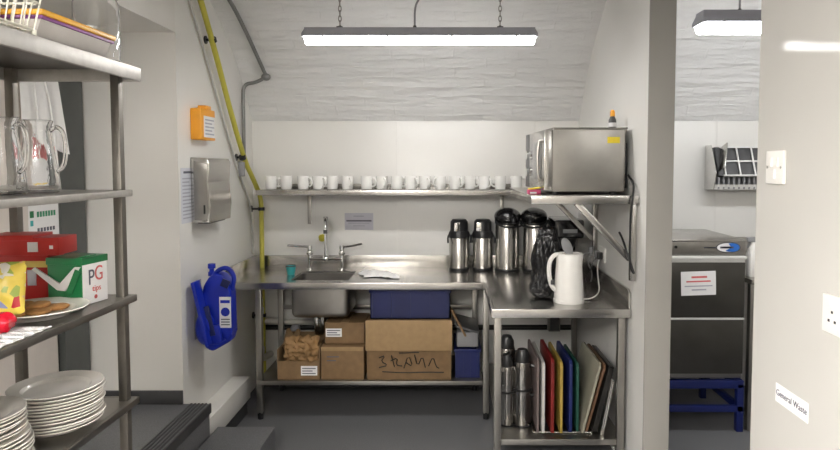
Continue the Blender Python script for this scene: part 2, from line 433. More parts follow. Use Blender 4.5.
# ------------------------------------------------------------------ pipes on the left wall
xp = XL + .045
t = thing('gas_pipe', 'yellow painted pipe slanting down the wall into the corner', 'pipe', (xp, 4.49, .1))
path = [(xp, 3.30, 2.80), (xp, 3.568, 2.582 - .03), (xp, 4.18, 1.716), (xp + .012, 4.44, 1.50), (xp + .03, 4.492, 1.40), (xp + .03, 4.492, 1.25), (xp + .03, 4.492, .12)]
b = B(); b.tube(path[:1] + [path[1], path[2], path[3], path[4], path[5], path[6]], .0165, 14, 2); mk('pipe', b, 'yellow_pipe', t)
for p, d in (((xp, 3.70, 2.385), (0, .62, -.8)), ((xp, 4.19, 1.70), (0, .62, -.8)), ((xp + .03, 4.492, 1.33), (0, 0, 1)), ((xp + .03, 4.492, .55), (0, 0, 1))):
    d = Vector(d).normalized(); p = Vector(p)
    mk('pipe_clip', B().cyl(p - d * .012, p + d * .012, .023).cyl((XL + .002, p.y, p.z), (p.x, p.y, p.z), .008).cyl((XL + .001, p.y, p.z), (XL + .008, p.y, p.z), .024), 'black', t)
t = thing('cable_conduit', 'thin grey cable running beside the yellow pipe', 'cable', (XL, 4.2, 1.66))
mk('cable', B().tube([(XL + .012, 3.25, 2.78), (XL + .012, 3.46, 2.56), (XL + .012, 4.07, 1.76), (XL + .012, 4.24, 1.56), (XL + .012, 4.44, 1.38), (XL + .012, 4.48, 1.1), (XL + .012, 4.48, 1.0)], .007, 8, 2), 'grey_lt', t)
mk('cable_joint', B().obox((XL + .035, 4.20, 1.62), (.04, .03, .10), (0, 0, 0), .008), 'grey_pl', t)
t = thing('steel_conduit', 'dark grey conduit crossing the vault then bending down the wall', 'conduit', (-1.3, 4.1, 1.6))
def vy(y): return .976 + sqrt(1.837 ** 2 - (y - 3.0) ** 2)
cp = [(-1.33, 3.30, vy(3.30) - .02), (-1.315, 3.70, vy(3.70) - .02), (-1.30, 3.95, vy(3.95) - .025), (-1.265, 4.285, vy(4.285) - .02)]
mk('conduit', B().tube(cp, .0125, 10, 2), 'grey_con', t)
mk('junction', B().ball((-1.265, 4.30, vy(4.30) - .022), .032, (1, 1, .8)), 'grey_con', t)
mk('conduit_bend', B().tube([(-1.27, 4.30, vy(4.30) - .025), (-1.34, 4.31, 2.215), (-1.425, 4.315, 2.205), (-1.428, 4.31, 2.10), (-1.428, 4.31, 1.85), (-1.428, 4.31, 1.66)], .012, 10, 3), 'grey_con', t)

# ------------------------------------------------------------------ things on the left wall
t = thing('glove_dispenser', 'orange wall dispenser box with a white label', 'dispenser', (-1.4, 3.58, 1.79))
mk('body', B().box(XL, -1.383, 3.465, 3.67, 1.79, 1.965, .006), 'orange', t)
mk('label', B().box(-1.383, -1.3815, 3.50, 3.66, 1.805, 1.925), 'paper', t)
lb = B()
for i in range(5): lb.box(-1.3815, -1.3808, 3.515, 3.645 - (i % 2) * .03, 1.82 + i * .02, 1.828 + i * .02)
mk('lettering', lb, 'ink_l', t)
mk('clip', B().box(-1.425, -1.378, 3.52, 3.60, 1.962, 1.985, .005), 'orange', t)

t = thing('towel_dispenser', 'mirror steel paper towel dispenser on the left wall', 'dispenser', (-1.39, 3.62, 1.32))
prof = [(XL + .001, 1.325), (-1.345, 1.325), (-1.338, 1.42), (-1.348, 1.55), (-1.338, 1.66), (-1.35, 1.685), (XL + .001, 1.69)]
mk('body', B().prism(prof, 'y', 3.452, 3.79, .004), 'steel', t)
mk('front_cover', B().prism([(XL + .02, 1.34), (-1.352, 1.34), (-1.346, 1.42), (-1.354, 1.55), (-1.346, 1.655), (XL + .02, 1.672)], 'y', 3.446, 3.452, .002), 'steel_d', t)
mk('view_slot', B().box(-1.372, -1.362, 3.443, 3.447, 1.375, 1.425, .001), 'black', t)
mk('towel_outlet', B().box(-1.43, -1.36, 3.50, 3.74, 1.316, 1.326, .003), 'dk_grey', t)

def notice(name, label, x0, x1, z0, z1, face, pos, m='paper', lines=(), group=None, title=None, ink='ink_l'):
    """paper on a wall; face 'y' looks toward -y, '+x' / '-x' toward those sides"""
    t = thing(name, label, 'notice', {'y': ((x0 + x1) / 2, pos, z0), '+x': (pos, (x0 + x1) / 2, z0), '-x': (pos, (x0 + x1) / 2, z0)}[face], group)
    def bx(b, a0, a1, c0, c1, d0, d1):
        if face == 'y': b.box(a0, a1, pos - d1, pos - d0, c0, c1)
        elif face == '+x': b.box(pos + d0, pos + d1, a0, a1, c0, c1)
        else: b.box(pos - d1, pos - d0, a0, a1, c0, c1)
        return b
    mk('sheet', bx(B(), x0, x1, z0, z1, .0002, .0015), m, t)
    W, Hh = x1 - x0, z1 - z0
    groups = {}
    for (a, c, zz, hh, ik) in lines: groups.setdefault(ik, []).append((a, c, zz, hh))
    for ik, L in groups.items():
        b = B()
        for a, c, zz, hh in L: bx(b, x0 + a * W, x0 + c * W, z0 + zz * Hh, z0 + (zz + hh) * Hh, .0015, .0022)
        mk('lettering', b, ik, t)
    return t
random.seed(3)
ln = [(.1, .9 - random.random() * .3, .08 + i * .065, .025, 'ink_l') for i in range(12)] + [(.2, .8, .9, .04, 'ink')]
notice('wall_notice', 'white printed instruction sheet behind the towel dispenser', 3.325, 3.50, 1.33, 1.632, '+x', XL, 'paper_b', ln)
ln = [(.3, .68, .78, .07, 'ink_l'), (.06, .94, .50, .08, 'ink'), (.12, .86, .38, .05, 'ink_l'), (.3, .7, .22, .05, 'ink_l')]
notice('wall_notice', 'small lilac printed notice on the wall above the sink counter', -.775, -.565, 1.17, 1.295, 'y', YB, 'paper_l', ln)

# blue ice scoop tote hanging on the left wall
t = thing('ice_scoop_tote', 'royal blue plastic jug with scoop hanging on the left wall', 'jug', (-1.32, 3.5, .58), local=False)
def P2(pts, rx): return pts
body = [(-1.405, .70), (-1.37, .615), (-1.33, .595), (-1.225, .655), (-1.218, .70), (-1.218, .93), (-1.23, .99), (-1.265, 1.035), (-1.305, 1.045), (-1.345, 1.02), (-1.375, .97), (-1.40, .85)]
mk('body', B().prism([(x - .01, z) for x, z in body], 'y', 3.44, 3.54, .022, 3), 'blue', t)
mk('handle', B().tube([(-1.232, 3.47, .945), (-1.21, 3.46, 1.02), (-1.245, 3.455, 1.075), (-1.30, 3.46, 1.062), (-1.335, 3.47, 1.02)], .013, 12, 3), 'blue', t)
mk('grip_recess', B().obox((-1.258, 3.441, .985), (.045, .012, .045), (0, 25, 0), .004), 'blue_d', t)  # patch in deeper blue, shade of the recess put into its colour
mk('cap', B().lathe([(0, 0), (.02, 0), (.02, .02), (.013, .025), (.013, .04), (.021, .042), (.021, .068), (0, .07)], (-1.355, 3.50, 1.02)), 'blue', t)
fl = mk('scoop_holder', B().obox((-1.372, 3.40, .83), (.020, .09, .36), (0, -12, 0), .006).obox((-1.325, 3.425, .70), (.09, .03, .10), (0, -12, 0), .01), 'blue', t)
mk('holder_opening', B().obox((-1.343, 3.408, .78), (.04, .008, .17), (0, -12, 0), .003), 'blue_d', t)  # shade inside the opening painted as a deeper blue patch
mk('scoop', B().ball((-1.375, 3.46, .735), .09, (.62, .9, 1.15)).tube([(-1.35, 3.42, .66), (-1.30, 3.42, .645), (-1.26, 3.425, .675)], .006), 'blue', t)
mk('wall_bracket', B().box(XL, XL + .005, 3.46, 3.56, .66, .99, .002).box(XL, -1.405, 3.48, 3.56, .76, .92, .004), 'grey_pl', t)
lb = mk('label', B().box(-1.293, -1.228, 3.4385, 3.4402, .735, .91, .0), 'paper', t, label='white printed label')
mk('round_mark', B().cyl((-1.26, 3.4384, .825), (-1.26, 3.4376, .825), .025, seg=28), 'blue', lb)
mk('printed_heading', B().box(-1.287, -1.234, 3.4376, 3.4385, .875, .892), 'blue', lb)
e = B()
for i in range(3): e.box(-1.285, -1.236, 3.4376, 3.4385, .75 + i * .015, .756 + i * .015)
mk('lettering', e, 'ink', lb)

# ------------------------------------------------------------------ sink table and prep table
ZT = .90
t = thing('sink_table', 'stainless steel sink table with splashback against the back wall', 'sink table', (-.6, 4.2, 0))
YF = 3.90; X0, X1 = -1.405, .215
sx0, sx1, sy0, sy1 = -1.04, -.66, 4.0, 4.34
w = B()
w.box(X0, sx0, YF, YB - .012, ZT - .012, ZT).box(sx1, X1, YF, YB - .012, ZT - .012, ZT)
w.box(sx0, sx1, YF, sy0, ZT - .012, ZT).box(sx0, sx1, sy1, YB - .012, ZT - .012, ZT)
w.box(X0, X1, YF - .002, YF + .02, ZT - .042, ZT + .0015, .004)
w.box(X0 - .002, X0 + .015, YF + .02, YB - .03, ZT - .042, ZT - .012)
mk('worktop', w, 'steel', t)
mk('splashback', B().box(XL + .002, X1, YB - .016, YB - .001, ZT - .02, .984, .003).prism([(YF + .012, ZT - .03), (YF + .012, .972), (YF + .05, .984), (YB - .017, .984), (YB - .017, ZT - .03)], 'x', XL + .002, XL + .016, .002).box(XL + .016, X0, YF + .012, YB - .016, ZT - .016, ZT - .002), 'steel', t)
z0 = .645
bw = B(); q = bmesh.ops.create_cube(bw.bm, size=1)
bmesh.ops.scale(bw.bm, vec=(sx1 - sx0, sy1 - sy0, ZT - .012 - z0), verts=q['verts'])
bmesh.ops.translate(bw.bm, vec=((sx0 + sx1) / 2, (sy0 + sy1) / 2, (ZT - .012 + z0) / 2), verts=q['verts'])
topf = max(bw.bm.faces, key=lambda f: f.calc_center_median().z)
te = set(topf.edges)
bmesh.ops.delete(bw.bm, geom=[topf], context='FACES_ONLY')
bmesh.ops.bevel(bw.bm, geom=[e for e in bw.bm.edges if e not in te], offset=.04, segments=5, profile=.5, affect='EDGES')
bmesh.ops.recalc_face_normals(bw.bm, faces=bw.bm.faces)
bmesh.ops.solidify(bw.bm, geom=list(bw.bm.faces), thickness=.003)
bowl = mk('bowl', bw, 'steel_d', t)
mk('drain', B().lathe([(0, .002), (.03, .002), (.038, 0), (.038, -.004), (0, -.004)], (-.85, 4.17, z0 + .004)), 'chrome', bowl)
for x, y in ((-1.232, 3.955), (-1.232, 4.47), (.233, 3.955), (.18, 4.47)):
    if 1:
        lg = mk('leg', B().box(x - .019, x + .019, y - .019, y + .019, .04, ZT - .046, .003), 'steel_d', t)
        mk('foot', B().cyl((x, y, 0), (x, y, .045), .018, .02), 'black', lg)
mk('undershelf', B().box(-1.25, .212, 3.945, 4.49, .238, .252, .002).box(-1.25, .212, 3.935, 3.945, .228, .254, .002), 'steel_d', t)
mk('back_rail', B().box(-1.25, .19, 4.46, 4.49, .60, .63, .003), 'steel_d', t)

# waste pipes below
t = thing('waste_trap', 'chrome double waste trap below the sink bowl', 'pipe', (-.85, 4.2, .45))
mk('pipe', B().tube([(-.905, 4.17, z0 - .008), (-.905, 4.17, .53), (-.905, 4.2, .49), (-.905, 4.3, .50), (-.905, 4.38, .55), (-.905, 4.53, .56)], .02, 12, 2), 'steel_p', t)
mk('overflow_pipe', B().tube([(-.862, 4.17, z0 - .008), (-.862, 4.17, .54), (-.885, 4.2, .50)], .018, 12, 2), 'steel_p', t)
one('waste_pipe', B().tube([(-1.345, 4.33, .70), (-1.345, 4.33, .66), (-1.345, 4.33, .30), (-1.345, 4.38, .26), (-1.32, 4.50, .26)], .024, 12, 2).cyl((-1.345, 4.33, .6), (-1.345, 4.33, .64), .03).cyl((-1.345, 4.33, .32), (-1.345, 4.33, .36), .03), 'waste', 'cream plastic waste pipe standing left of the sink table leg', 'pipe')
one('water_pipe', B().cyl((-1.43, 4.52, .452), (.92, 4.52, .452), .019), 'iron', 'dark steel water pipe running along the wall below the sink', 'pipe')
t = thing('drain_pipe', 'pale plastic drain pipe with valve low on the back wall', 'pipe', (-1.2, 4.5, .5))
mk('pipe', B().cyl((-1.43, 4.505, .505), (-.6, 4.505, .48), .022), 'waste', t)
mk('valve', B().ball((-1.13, 4.48, .45), .038).cyl((-1.13, 4.48, .45), (-1.13, 4.48, .27), .016), 'grey_pl', t)

# prep table (peninsula)
t = thing('prep_table', 'stainless steel prep table along the right wall', 'prep table', (.57, 3.85, 0))
PX0, PX1, PY0 = .217, .938, 3.18
mk('worktop', B().box(PX0, PX1, PY0, YB - .018, ZT - .012, ZT, .0015).box(PX0, PX1, PY0 - .003, PY0 + .018, ZT - .045, ZT + .001, .004).box(PX0 - .002, PX0 + .016, PY0 + .018, YF - .004, ZT - .045, ZT + .001, .003), 'steel', t)
mk('splashback', B().box(PX0, XR - .002, YB - .0165, YB - .001, ZT - .02, .984, .003).prism([(PY0 + .01, ZT - .03), (PY0 + .01, .985), (PY0 + .04, 1.0), (YB - .017, 1.0), (YB - .017, ZT - .03)], 'x', XR - .016, XR - .002, .002), 'steel', t)
for x, y in ((.252, 3.24), (.905, 3.24), (.905, 4.47)):
    lg = mk('leg', B().box(x - .019, x + .019, y - .019, y + .019, .04, ZT - .03, .003), 'steel_d', t)
    mk('foot', B().cyl((x, y, 0), (x, y, .045), .018, .02), 'black', lg)
mk('undershelf', B().box(.262, .922, 3.228, 4.49, .175, .19, .002).box(.272, .885, 3.222, 3.232, .160, .192, .002), 'steel_d', t)

# mixer tap
t = thing('mixer_tap', 'chrome lever mixer tap with tall spout behind the sink', 'tap', (-.89, 4.42, ZT))
bb = B()
for x in (-1.005, -.775):
    bb.cyl((x, 4.42, ZT), (x, 4.42, ZT + .008), .03).cyl((x, 4.42, ZT), (x, 4.42, ZT + .15), .014)
    bb.ball((x, 4.42, ZT + .12), .024)
bb.cyl((-1.005, 4.42, ZT + .075), (-.775, 4.42, ZT + .075), .016); bb.ball((-.89, 4.42, ZT + .075), .03)
mk('body', bb, 'chrome', t)
mk('spout', B().tube([(-.89, 4.42, ZT + .08), (-.89, 4.42, ZT + .29), (-.886, 4.40, ZT + .365), (-.870, 4.31, ZT + .375), (-.861, 4.27, ZT + .32), (-.861, 4.268, ZT + .29)], .012, 12, 3), 'chrome', t)
mk('nozzle', B().cyl((-.861, 4.268, ZT + .275), (-.861, 4.268, ZT + .30), .015), 'dk_grey', t)
mk('spout_cap', B().cyl((-.885, 4.395, ZT + .355), (-.885, 4.395, ZT + .380), .014), 'dk_grey', t)
for s, x in ((-1, -1.005), (1, -.775)):
    mk('lever', B().cyl((x, 4.42, ZT + .145), (x, 4.42, ZT + .172), .019).tube([(x, 4.42, ZT + .165), (x + s * .06, 4.40, ZT + .168), (x + s * .15, 4.385, ZT + .178 if s < 0 else ZT + .19)], .008, 10, 2), 'chrome', t)
one('sponge', B().ball((-.936, 4.5265, ZT + .215), .028, (1, .8, 1)).wobble(.004, 60), 'sponge', 'round yellow scourer stuck on the wall beside the tap', 'sponge')
t = thing('cup', 'small teal cup left of the sink bowl', 'cup', (-1.12, 4.2, ZT))
mk('body', B().lathe([(0, 0), (.024, 0), (.034, .058), (.036, .06), (.032, .058), (.022, .006), (0, .006)], (-1.085, 4.20, ZT + .001)), 'teal', t)
mk('dark_rim', B().lathe([(.0345, .057), (.0375, .057), (.0375, .064), (.0335, .064), (.0345, .057)], (-1.085, 4.20, ZT + .001)), 'dk_grey', t)
def cloth(u, v):
    x = -.60 + .24 * u; y = 4.06 + .17 * v + .03 * sin(u * 5)
    x += .03 * sin(v * 4 + 1); e = min(u, 1 - u, v, 1 - v)
    return (x, y, ZT + .004 + .020 * min(1, e * 6) + .016 * abs(mnoise.noise(Vector((u * 5, v * 4, 2)))) + .006 * abs(mnoise.noise(Vector((u * 14, v * 11, 5)))))
one('dishcloth', B().grid(cloth, 36, 26, .003), 'cloth', 'crumpled white dishcloth on the worktop right of the sink', 'cloth')

# ------------------------------------------------------------------ wall shelf with mugs
ZM = 1.475
t = thing('mug_shelf', 'long steel wall shelf holding a row of white mugs', 'shelf', (-.4, 4.4, 1.25))
mk('board', B().box(-1.335, .50, 4.25, YB - .002, ZM - .012, ZM, .001).box(-1.335, .50, 4.246, 4.258, ZM - .035, ZM + .001, .004).box(-1.335, .50, YB - .008, YB - .001, ZM, ZM + .035, .002), 'steel', t)
for x in (-1.03, .38):
    mk('bracket', B().box(x - .014, x + .014, YB - .02, YB - .001, 1.215, ZM - .012, .003).prism([(4.30, ZM - .013), (YB - .02, ZM - .013), (YB - .02, ZM - .05), (4.30, ZM - .022)], 'x', x - .002, x + .002), 'steel_d', t)
# mugs
mug = thing('mug', 'x', 'mug', local=True, group='white mugs on the wall shelf')
mk('body', B().lathe([(0, 0), (.030, 0), (.036, .004), (.039, .03), (.040, .092), (.0395, .095), (.0365, .095), (.036, .09), (.035, .02), (.028, .008), (0, .008)], seg=28), 'ceramic', mug)
mk('handle', B().tube([(.038, 0, .078), (.058, 0, .080), (.069, 0, .062), (.068, 0, .038), (.052, 0, .022), (.038, 0, .024)], .006, 10, 3), 'ceramic', mug)
mu = [272, 287, 304, 319, 333, 348, 367, 382, 397, 411, 425, 440, 455, 470, 484, 500, 516]
hr = [20, 165, 340, 330, 200, 300, 345, 300, 20, 315, 300, 230, 320, 330, 310, 200, 20]
for i, u in enumerate(mu):
    o = mug if i == 0 else dup(mug)
    y = 4.32 + (.03 if i % 3 == 1 else 0)
    o.location = ((u - 450) / 620 * (y + .02), y, ZM + .001); o.rotation_euler = (0, 0, radians(hr[i]))
    o['label'] = '%s white mug along the wall shelf counting from the yellow pipe' % ORD[i]

ZA = ZM + .020
# right shelf
t = thing('appliance_shelf', 'deep steel shelf on the right wall carrying the microwave', 'shelf', (.67, 3.7, 1.2))
SX0 = .405
mk('board', B().box(SX0, XR - .002, 3.085, 4.235, ZA - .012, ZA, .001).box(SX0, XR - .002, 3.08, 3.095, ZA - .042, ZA + .001, .004).box(SX0, SX0 + .012, 3.095, 4.235, ZA - .042, ZA + .001, .003), 'steel', t)
for y in (3.13, 3.95):
    br = mk('bracket', B().box(XR - .03, XR - .002, y - .018, y + .018, 1.06, ZA - .043, .003).box(.52, XR - .03, y - .015, y + .015, ZA - .04, ZA - .013, .003), 'steel', t)
    d = Vector((XR - .03, y, 1.17)) - Vector((.64, y, ZA - .04))
    c = (Vector((XR - .03, y, 1.17)) + Vector((.64, y, ZA - .04))) / 2
    mk('strut', B().obox(c, (d.length, .028, .03), (0, math.degrees(atan2(-d.z, d.x)), 0), .003), 'steel', br)

# microwave
t = thing('microwave', 'stainless steel commercial microwave on the right wall shelf', 'microwave', local=True)
W2, D2, HH = .295, .206, .326     # x: depth of the oven; y: its width; door looks toward -x
mk('casing', B().box(-D2 + .03, D2, -W2, W2, .012, .012 + HH, .008, 3), 'steel_d', t)
dr = mk('door', B().box(-D2 - .012, -D2 + .029, -W2 + .002, W2 - .15, .02, HH + .006, .005), 'steel', t)
mk('window', B().box(-D2 - .014, -D2 - .011, -W2 + .07, W2 - .19, .075, HH - .055, .001), 'black_g', dr)
mk('handle', B().tube([(-D2 - .012, -W2 + .035, .07), (-D2 - .04, -W2 + .035, .075), (-D2 - .04, -W2 + .035, HH - .055), (-D2 - .012, -W2 + .035, HH - .05)], .008, 10, 2), 'steel_d', dr)
cpn = mk('control_panel', B().box(-D2 - .010, -D2 + .029, W2 - .148, W2 - .002, .02, HH + .006, .004), 'dk_grey', t)
for zz in (.11, .21): mk('dial', B().cyl((-D2 - .018, W2 - .075, zz), (-D2 - .010, W2 - .075, zz), .026), 'steel_p', cpn)
for x in (-D2 + .06, D2 - .05):
    for y in (-W2 + .05, W2 - .05): mk('foot', B().cyl((x, y, 0), (x, y, .013), .018), 'black', t)
mk('rear_vent', B().box(D2, D2 + .02, -W2 + .03, W2 - .03, .03, HH - .06, .004), 'black', t)
mk('warning_sticker', B().box(D2 - .095, D2 - .03, -W2 - .0008, -W2, HH - .062, HH - .03), 'sticker', t, label='yellow warning sticker')
mk('top_plate', B().box(-D2 + .035, D2 + .012, -W2 + .002, W2 - .002, HH + .0125, HH + .019, .002), 'steel_d', t)
t.location = (.690, 3.505, ZA + .002); t.rotation_euler = (0, 0, radians(2.5))
ZMW = ZA + .002 + HH + .02
t = thing('sauce_bottle', 'tiny dark bottle with orange cap on top of the microwave', 'bottle', (.868, 3.33, ZMW))
bx, by = .868, 3.33
mk('body', B().lathe([(0, 0), (.019, 0), (.021, .01), (.02, .045), (.013, .06), (.010, .066), (0, .066)], (bx, by, ZMW)), 'dk_grey', t)
mk('label', B().lathe([(.0213, .008), (.0222, .009), (.0217, .030), (.0208, .030)], (bx, by, ZMW)), 'paper', t)
mk('cap', B().lathe([(0, .064), (.013, .064), (.013, .086), (.009, .098), (0, .10)], (bx, by, ZMW)), 'orange', t)
t = thing('tea_sachet_box', 'small magenta and yellow carton at the shelf end by the microwave', 'box', (.45, 3.30, ZA))
mk('carton', B().box(.41, .475, 3.235, 3.30, ZA + .001, ZA + .024, .002), 'pink', t)
mk('lid', B().obox((.444, 3.268, ZA + .030), (.062, .062, .006), (0, -8, 0), .001), 'sticker', t)
mk('label_panel', B().box(.418, .452, 3.2342, 3.235, ZA + .004, ZA + .012), 'paper', t)

# ------------------------------------------------------------------ airpots and appliances on the prep table
def airpot(kind, label, x, y, rz=0, proto={}):
    if kind in proto:
        o = dup(proto[kind]); o['label'] = label
    else:
        o = thing('airpot', label, 'flask', local=True, group='steel vacuum flasks on the worktop')
        if kind == 'small':
            R = .070
            mk('body', B().lathe([(0, .012), (R, .012), (R, .232), (R - .003, .238), (0, .238)]), 'steel', o)
            mk('base', B().lathe([(0, 0), (R + .002, 0), (R + .003, .012), (R, .018), (0, .018)]), 'black', o)
            mk('collar', B().lathe([(0, .23), (R + .003, .232), (R + .004, .265), (R - .004, .28), (0, .28)]), 'black', o)
            mk('top', B().lathe([(0, .278), (R - .006, .278), (R - .008, .345), (R - .022, .362), (0, .366)]), 'black', o)
            mk('front_plate', B().prism([(-.045, .283), (-.008, .283), (-.008, .343), (-.042, .343)], 'y', -R - .000, -R + .03, .003), 'steel_p', o)
            mk('carry_handle', B().tube([(R - .002, 0, .26), (R + .014, -.02, .235), (R + .016, -.045, .20)], .007, 8, 2).tube([(-R + .002, 0, .26), (-R - .014, -.02, .235), (-R - .016, -.045, .20)], .007, 8, 2), 'black', o)
        else:
            R = .083
            mk('body', B().lathe([(0, .014), (R, .014), (R, .325), (R - .004, .335), (0, .335)]), 'steel', o)
            mk('base', B().lathe([(0, 0), (R + .003, 0), (R + .004, .014), (R, .02), (0, .02)]), 'black', o)
            mk('collar', B().lathe([(0, .33), (R + .004, .332), (R + .006, .355), (R - .002, .37), (0, .37)]), 'black', o)
            mk('pump_lid', B().ball((-.004, -.015, .385), .094, (1, 1.1, .68)), 'black_g', o)
            mk('spout', B().tube([(0, -.07, .385), (0, -.13, .375), (0, -.138, .345)], .016, 10, 2), 'black', o)
            mk('carry_handle', B().tube([(R + .006, 0, .36), (R + .012, -.06, .335), (.05, -R - .03, .318), (-.05, -R - .03, .318), (-R - .012, -.06, .335), (-R - .006, 0, .36)], .0065, 8, 3), 'black', o)
        proto[kind] = o
    o.location = (x, y, ZT + .001); o.rotation_euler = (0, 0, radians(rz))
    return o
airpot('small', 'small steel vacuum flask with black top, farthest from the kettle', .065, 4.40, 8)
airpot('small', 'small steel vacuum flask touching the tall pump flask', .233, 4.40, -4)
airpot('tall', 'tall steel pump flask with domed black lid beside the small flasks', .405, 4.37, 14)
airpot('tall', 'tall domed pump flask half hidden by the black plastic bag', .60, 4.36, -20)

t = thing('coffee_machine', 'black filter coffee machine behind the kettle', 'coffee machine', (.79, 4.15, ZT))
cx0, cx1, cy0, cy1 = .69, .87, 4.02, 4.34
mk('base', B().box(cx0, cx1, cy0, cy1, ZT + .001, ZT + .05, .01), 'black_g', t)
mk('column', B().box(cx0 + .01, cx1 - .01, cy0 + .2, cy1, ZT + .045, ZT + .30, .01), 'black', t)
mk('head', B().box(cx0 - .005, cx1 + .005, cy0, cy1, ZT + .27, ZT + .39, .016, 3), 'black_g', t)
mk('filter_basket', B().lathe([(0, .20), (.045, .20), (.066, .268), (0, .268)], (.78, 4.11, ZT)), 'black', t)
mk('front_badge', B().box(.735, .83, cy0 - .002, cy0 + .002, ZT + .305, ZT + .33, .001), 'grey_pl', t)
jg = mk('jug', B().lathe([(0, .052), (.06, .052), (.066, .10), (.05, .17), (.05, .185), (.047, .185), (.047, .17), (.062, .10), (.056, .056), (0, .056)], (.78, 4.11, ZT)), 'black_g', t)

# black polythene bag, a crumpled upright bundle
b = B(); q = bmesh.ops.create_icosphere(b.bm, subdivisions=5, radius=1)
for v in b.bm.verts:
    c = v.co.copy(); ph = c.z
    w = .060 + .010 * sin(ph * 6 + .6) - .016 * max(0, ph - .5)
    r = mnoise.noise(c * 2.2 + Vector((3, 1, 7))); r2 = mnoise.noise(c * 5.0 + Vector((9, 4, 2))); r3 = 1 - abs(mnoise.noise(c * 8 + Vector((1, 8, 3))))
    k = (1 + .25 * r + .28 * r2 + .12 * r3) * (1 - abs(ph) ** 6) ** .3 / max(.25, sqrt(max(.0, 1 - ph * ph))) if abs(ph) < .97 else .6
    lean = .018 * ph
    v.co = Vector((c.x * w * k + lean, c.y * w * 1.1 * k, (c.z * .198 + .02 * r2)))
mz = min(v.co.z for v in b.bm.verts)
b.move(.532, 3.47, ZT + .001 - mz)
one('bin_bag', b, 'bag', 'crumpled glossy black plastic bag standing left of the kettle', 'bag', sharp=180)

# kettle
t = thing('kettle', 'white plastic jug kettle at the front of the prep table', 'kettle', (.645, 3.345, ZT))
kx, ky = .650, 3.36
bd = B()
prof = [(0, .018), (.079, .018), (.080, .03), (.077, .10), (.071, .20), (.067, .262), (.064, .268), (.058, .268), (.058, .262), (0, .262)]
bd.lathe(prof, (kx, ky, ZT), 40)
for v in bd.bm.verts:                                  # pull a pouring lip on the right
    dz = v.co.z - ZT
    if dz > .2 and v.co.x > kx + .03: v.co.x += (dz - .2) * .14 * (v.co.x - kx) / .06
mk('body', bd, 'white_pl', t)
mk('base', B().lathe([(0, 0), (.082, 0), (.084, .006), (.083, .017), (0, .017)], (kx, ky, ZT + .0005), 40), 'white_pl', t)
hd = mk('handle', B().tube([(kx - .045, ky - .01, ZT + .262), (kx - .085, ky - .012, ZT + .262), (kx - .112, ky - .015, ZT + .22), (kx - .112, ky - .015, ZT + .15), (kx - .098, ky - .012, ZT + .09), (kx - .070, ky - .01, ZT + .062)], lambda u: .0125, 12, 3), 'white_pl', t)
mk('switch', B().box(kx - .104, kx - .086, ky - .03, ky - .012, ZT + .10, ZT + .125, .003), 'dk_grey', hd)
mk('lid', B().ball((0, 0, 0), .03, (.9, .32, 1.75)).rot(-24, 'Y').move(kx - .008, ky + .02, ZT + .300), 'grey_pl', t, label='grey raised lid')
mk('cord', B().tube([(kx + .078, ky + .02, ZT + .01), (kx + .14, ky + .03, ZT + .012), (kx + .2, ky + .12, ZT + .03), (kx + .225, ky + .28, ZT + .08), (kx + .245, ky + .38, ZT + .14), (kx + .262, ky + .40, ZT + .18)], .0042, 8, 3), 'white_pl', t)

# sockets on the right wall behind the kettle
def outlet(label, y, z, plugs):
    t = thing('wall_socket', label, 'socket', (XR, y, z - .043))
    mk('plate', B().box(XR - .010, XR - .0005, y - .073, y + .073, z - .043, z + .043, .003), 'white_pl', t)
    for dy, on in ((-.036, 0), (.036, 1)):
        mk('rocker_switch', B().box(XR - .013, XR - .0095, y + dy - .006, y + dy + .006, z + .018, z + .034, .001), 'white_pl', t)
        mk('socket_holes', B().box(XR - .0105, XR - .0098, y + dy - .003, y + dy + .003, z + .004, z + .012).box(XR - .0105, XR - .0098, y + dy - .014, y + dy - .008, z - .014, z - .009).box(XR - .0105, XR - .0098, y + dy + .008, y + dy + .014, z - .014, z - .009), 'black', t)
    return t
outlet('double white wall socket above the splashback, nearer the kettle', 3.80, 1.10, 1)
outlet('double white wall socket above the splashback, nearer the corner', 4.02, 1.10, 1)
def plug(m, label, y, z, path):
    t = thing('plug', label, 'plug', (XR - .03, y, z - .02))
    mk('body', B().box(XR - .045, XR - .0135, y - .022, y + .022, z - .022, z + .022, .007), m, t)
    mk('cord', B().tube([(XR - .045, y, z - .01)] + path, .0045, 8, 3), m, t)
plug('black', 'black plug in the socket nearer the kettle', 3.764, 1.095, [(XR - .07, 3.76, 1.06), (XR - .085, 3.76, 1.0), (XR - .10, 3.82, .925), (XR - .08, 3.9, .907), (XR - .06, 4.0, .907)])
plug('grey_pl', 'grey plug with cord in the socket nearer the kettle', 3.836, 1.095, [(XR - .075, 3.83, 1.09), (XR - .09, 3.82, 1.04), (XR - .065, 3.83, 1.0), (XR - .05, 3.86, .95), (XR - .05, 3.9, .91)])
plug('grey_pl', 'grey plug in the socket nearer the corner', 3.984, 1.095, [(XR - .08, 3.98, 1.07), (XR - .10, 3.97, 1.0), (XR - .12, 3.98, .93), (XR - .09, 4.05, .908)])
one('power_cable', B().tube([(.930, 3.24, ZM + .12), (.925, 3.12, ZM + .08), (.905, 3.06, ZM + .04), (.895, 3.07, ZM - .10), (.900, 3.08, 1.28), (.898, 3.085, 1.20), (.905, 3.085, 1.13), (.925, 3.085, 1.10), (.918, 3.085, 1.12), (.893, 3.09, 1.19), (.882, 3.15, 1.27), (.875, 3.19, 1.30)], .0058, 8, 3), 'black', 'black power cable looping down the wall from the microwave', 'cable')

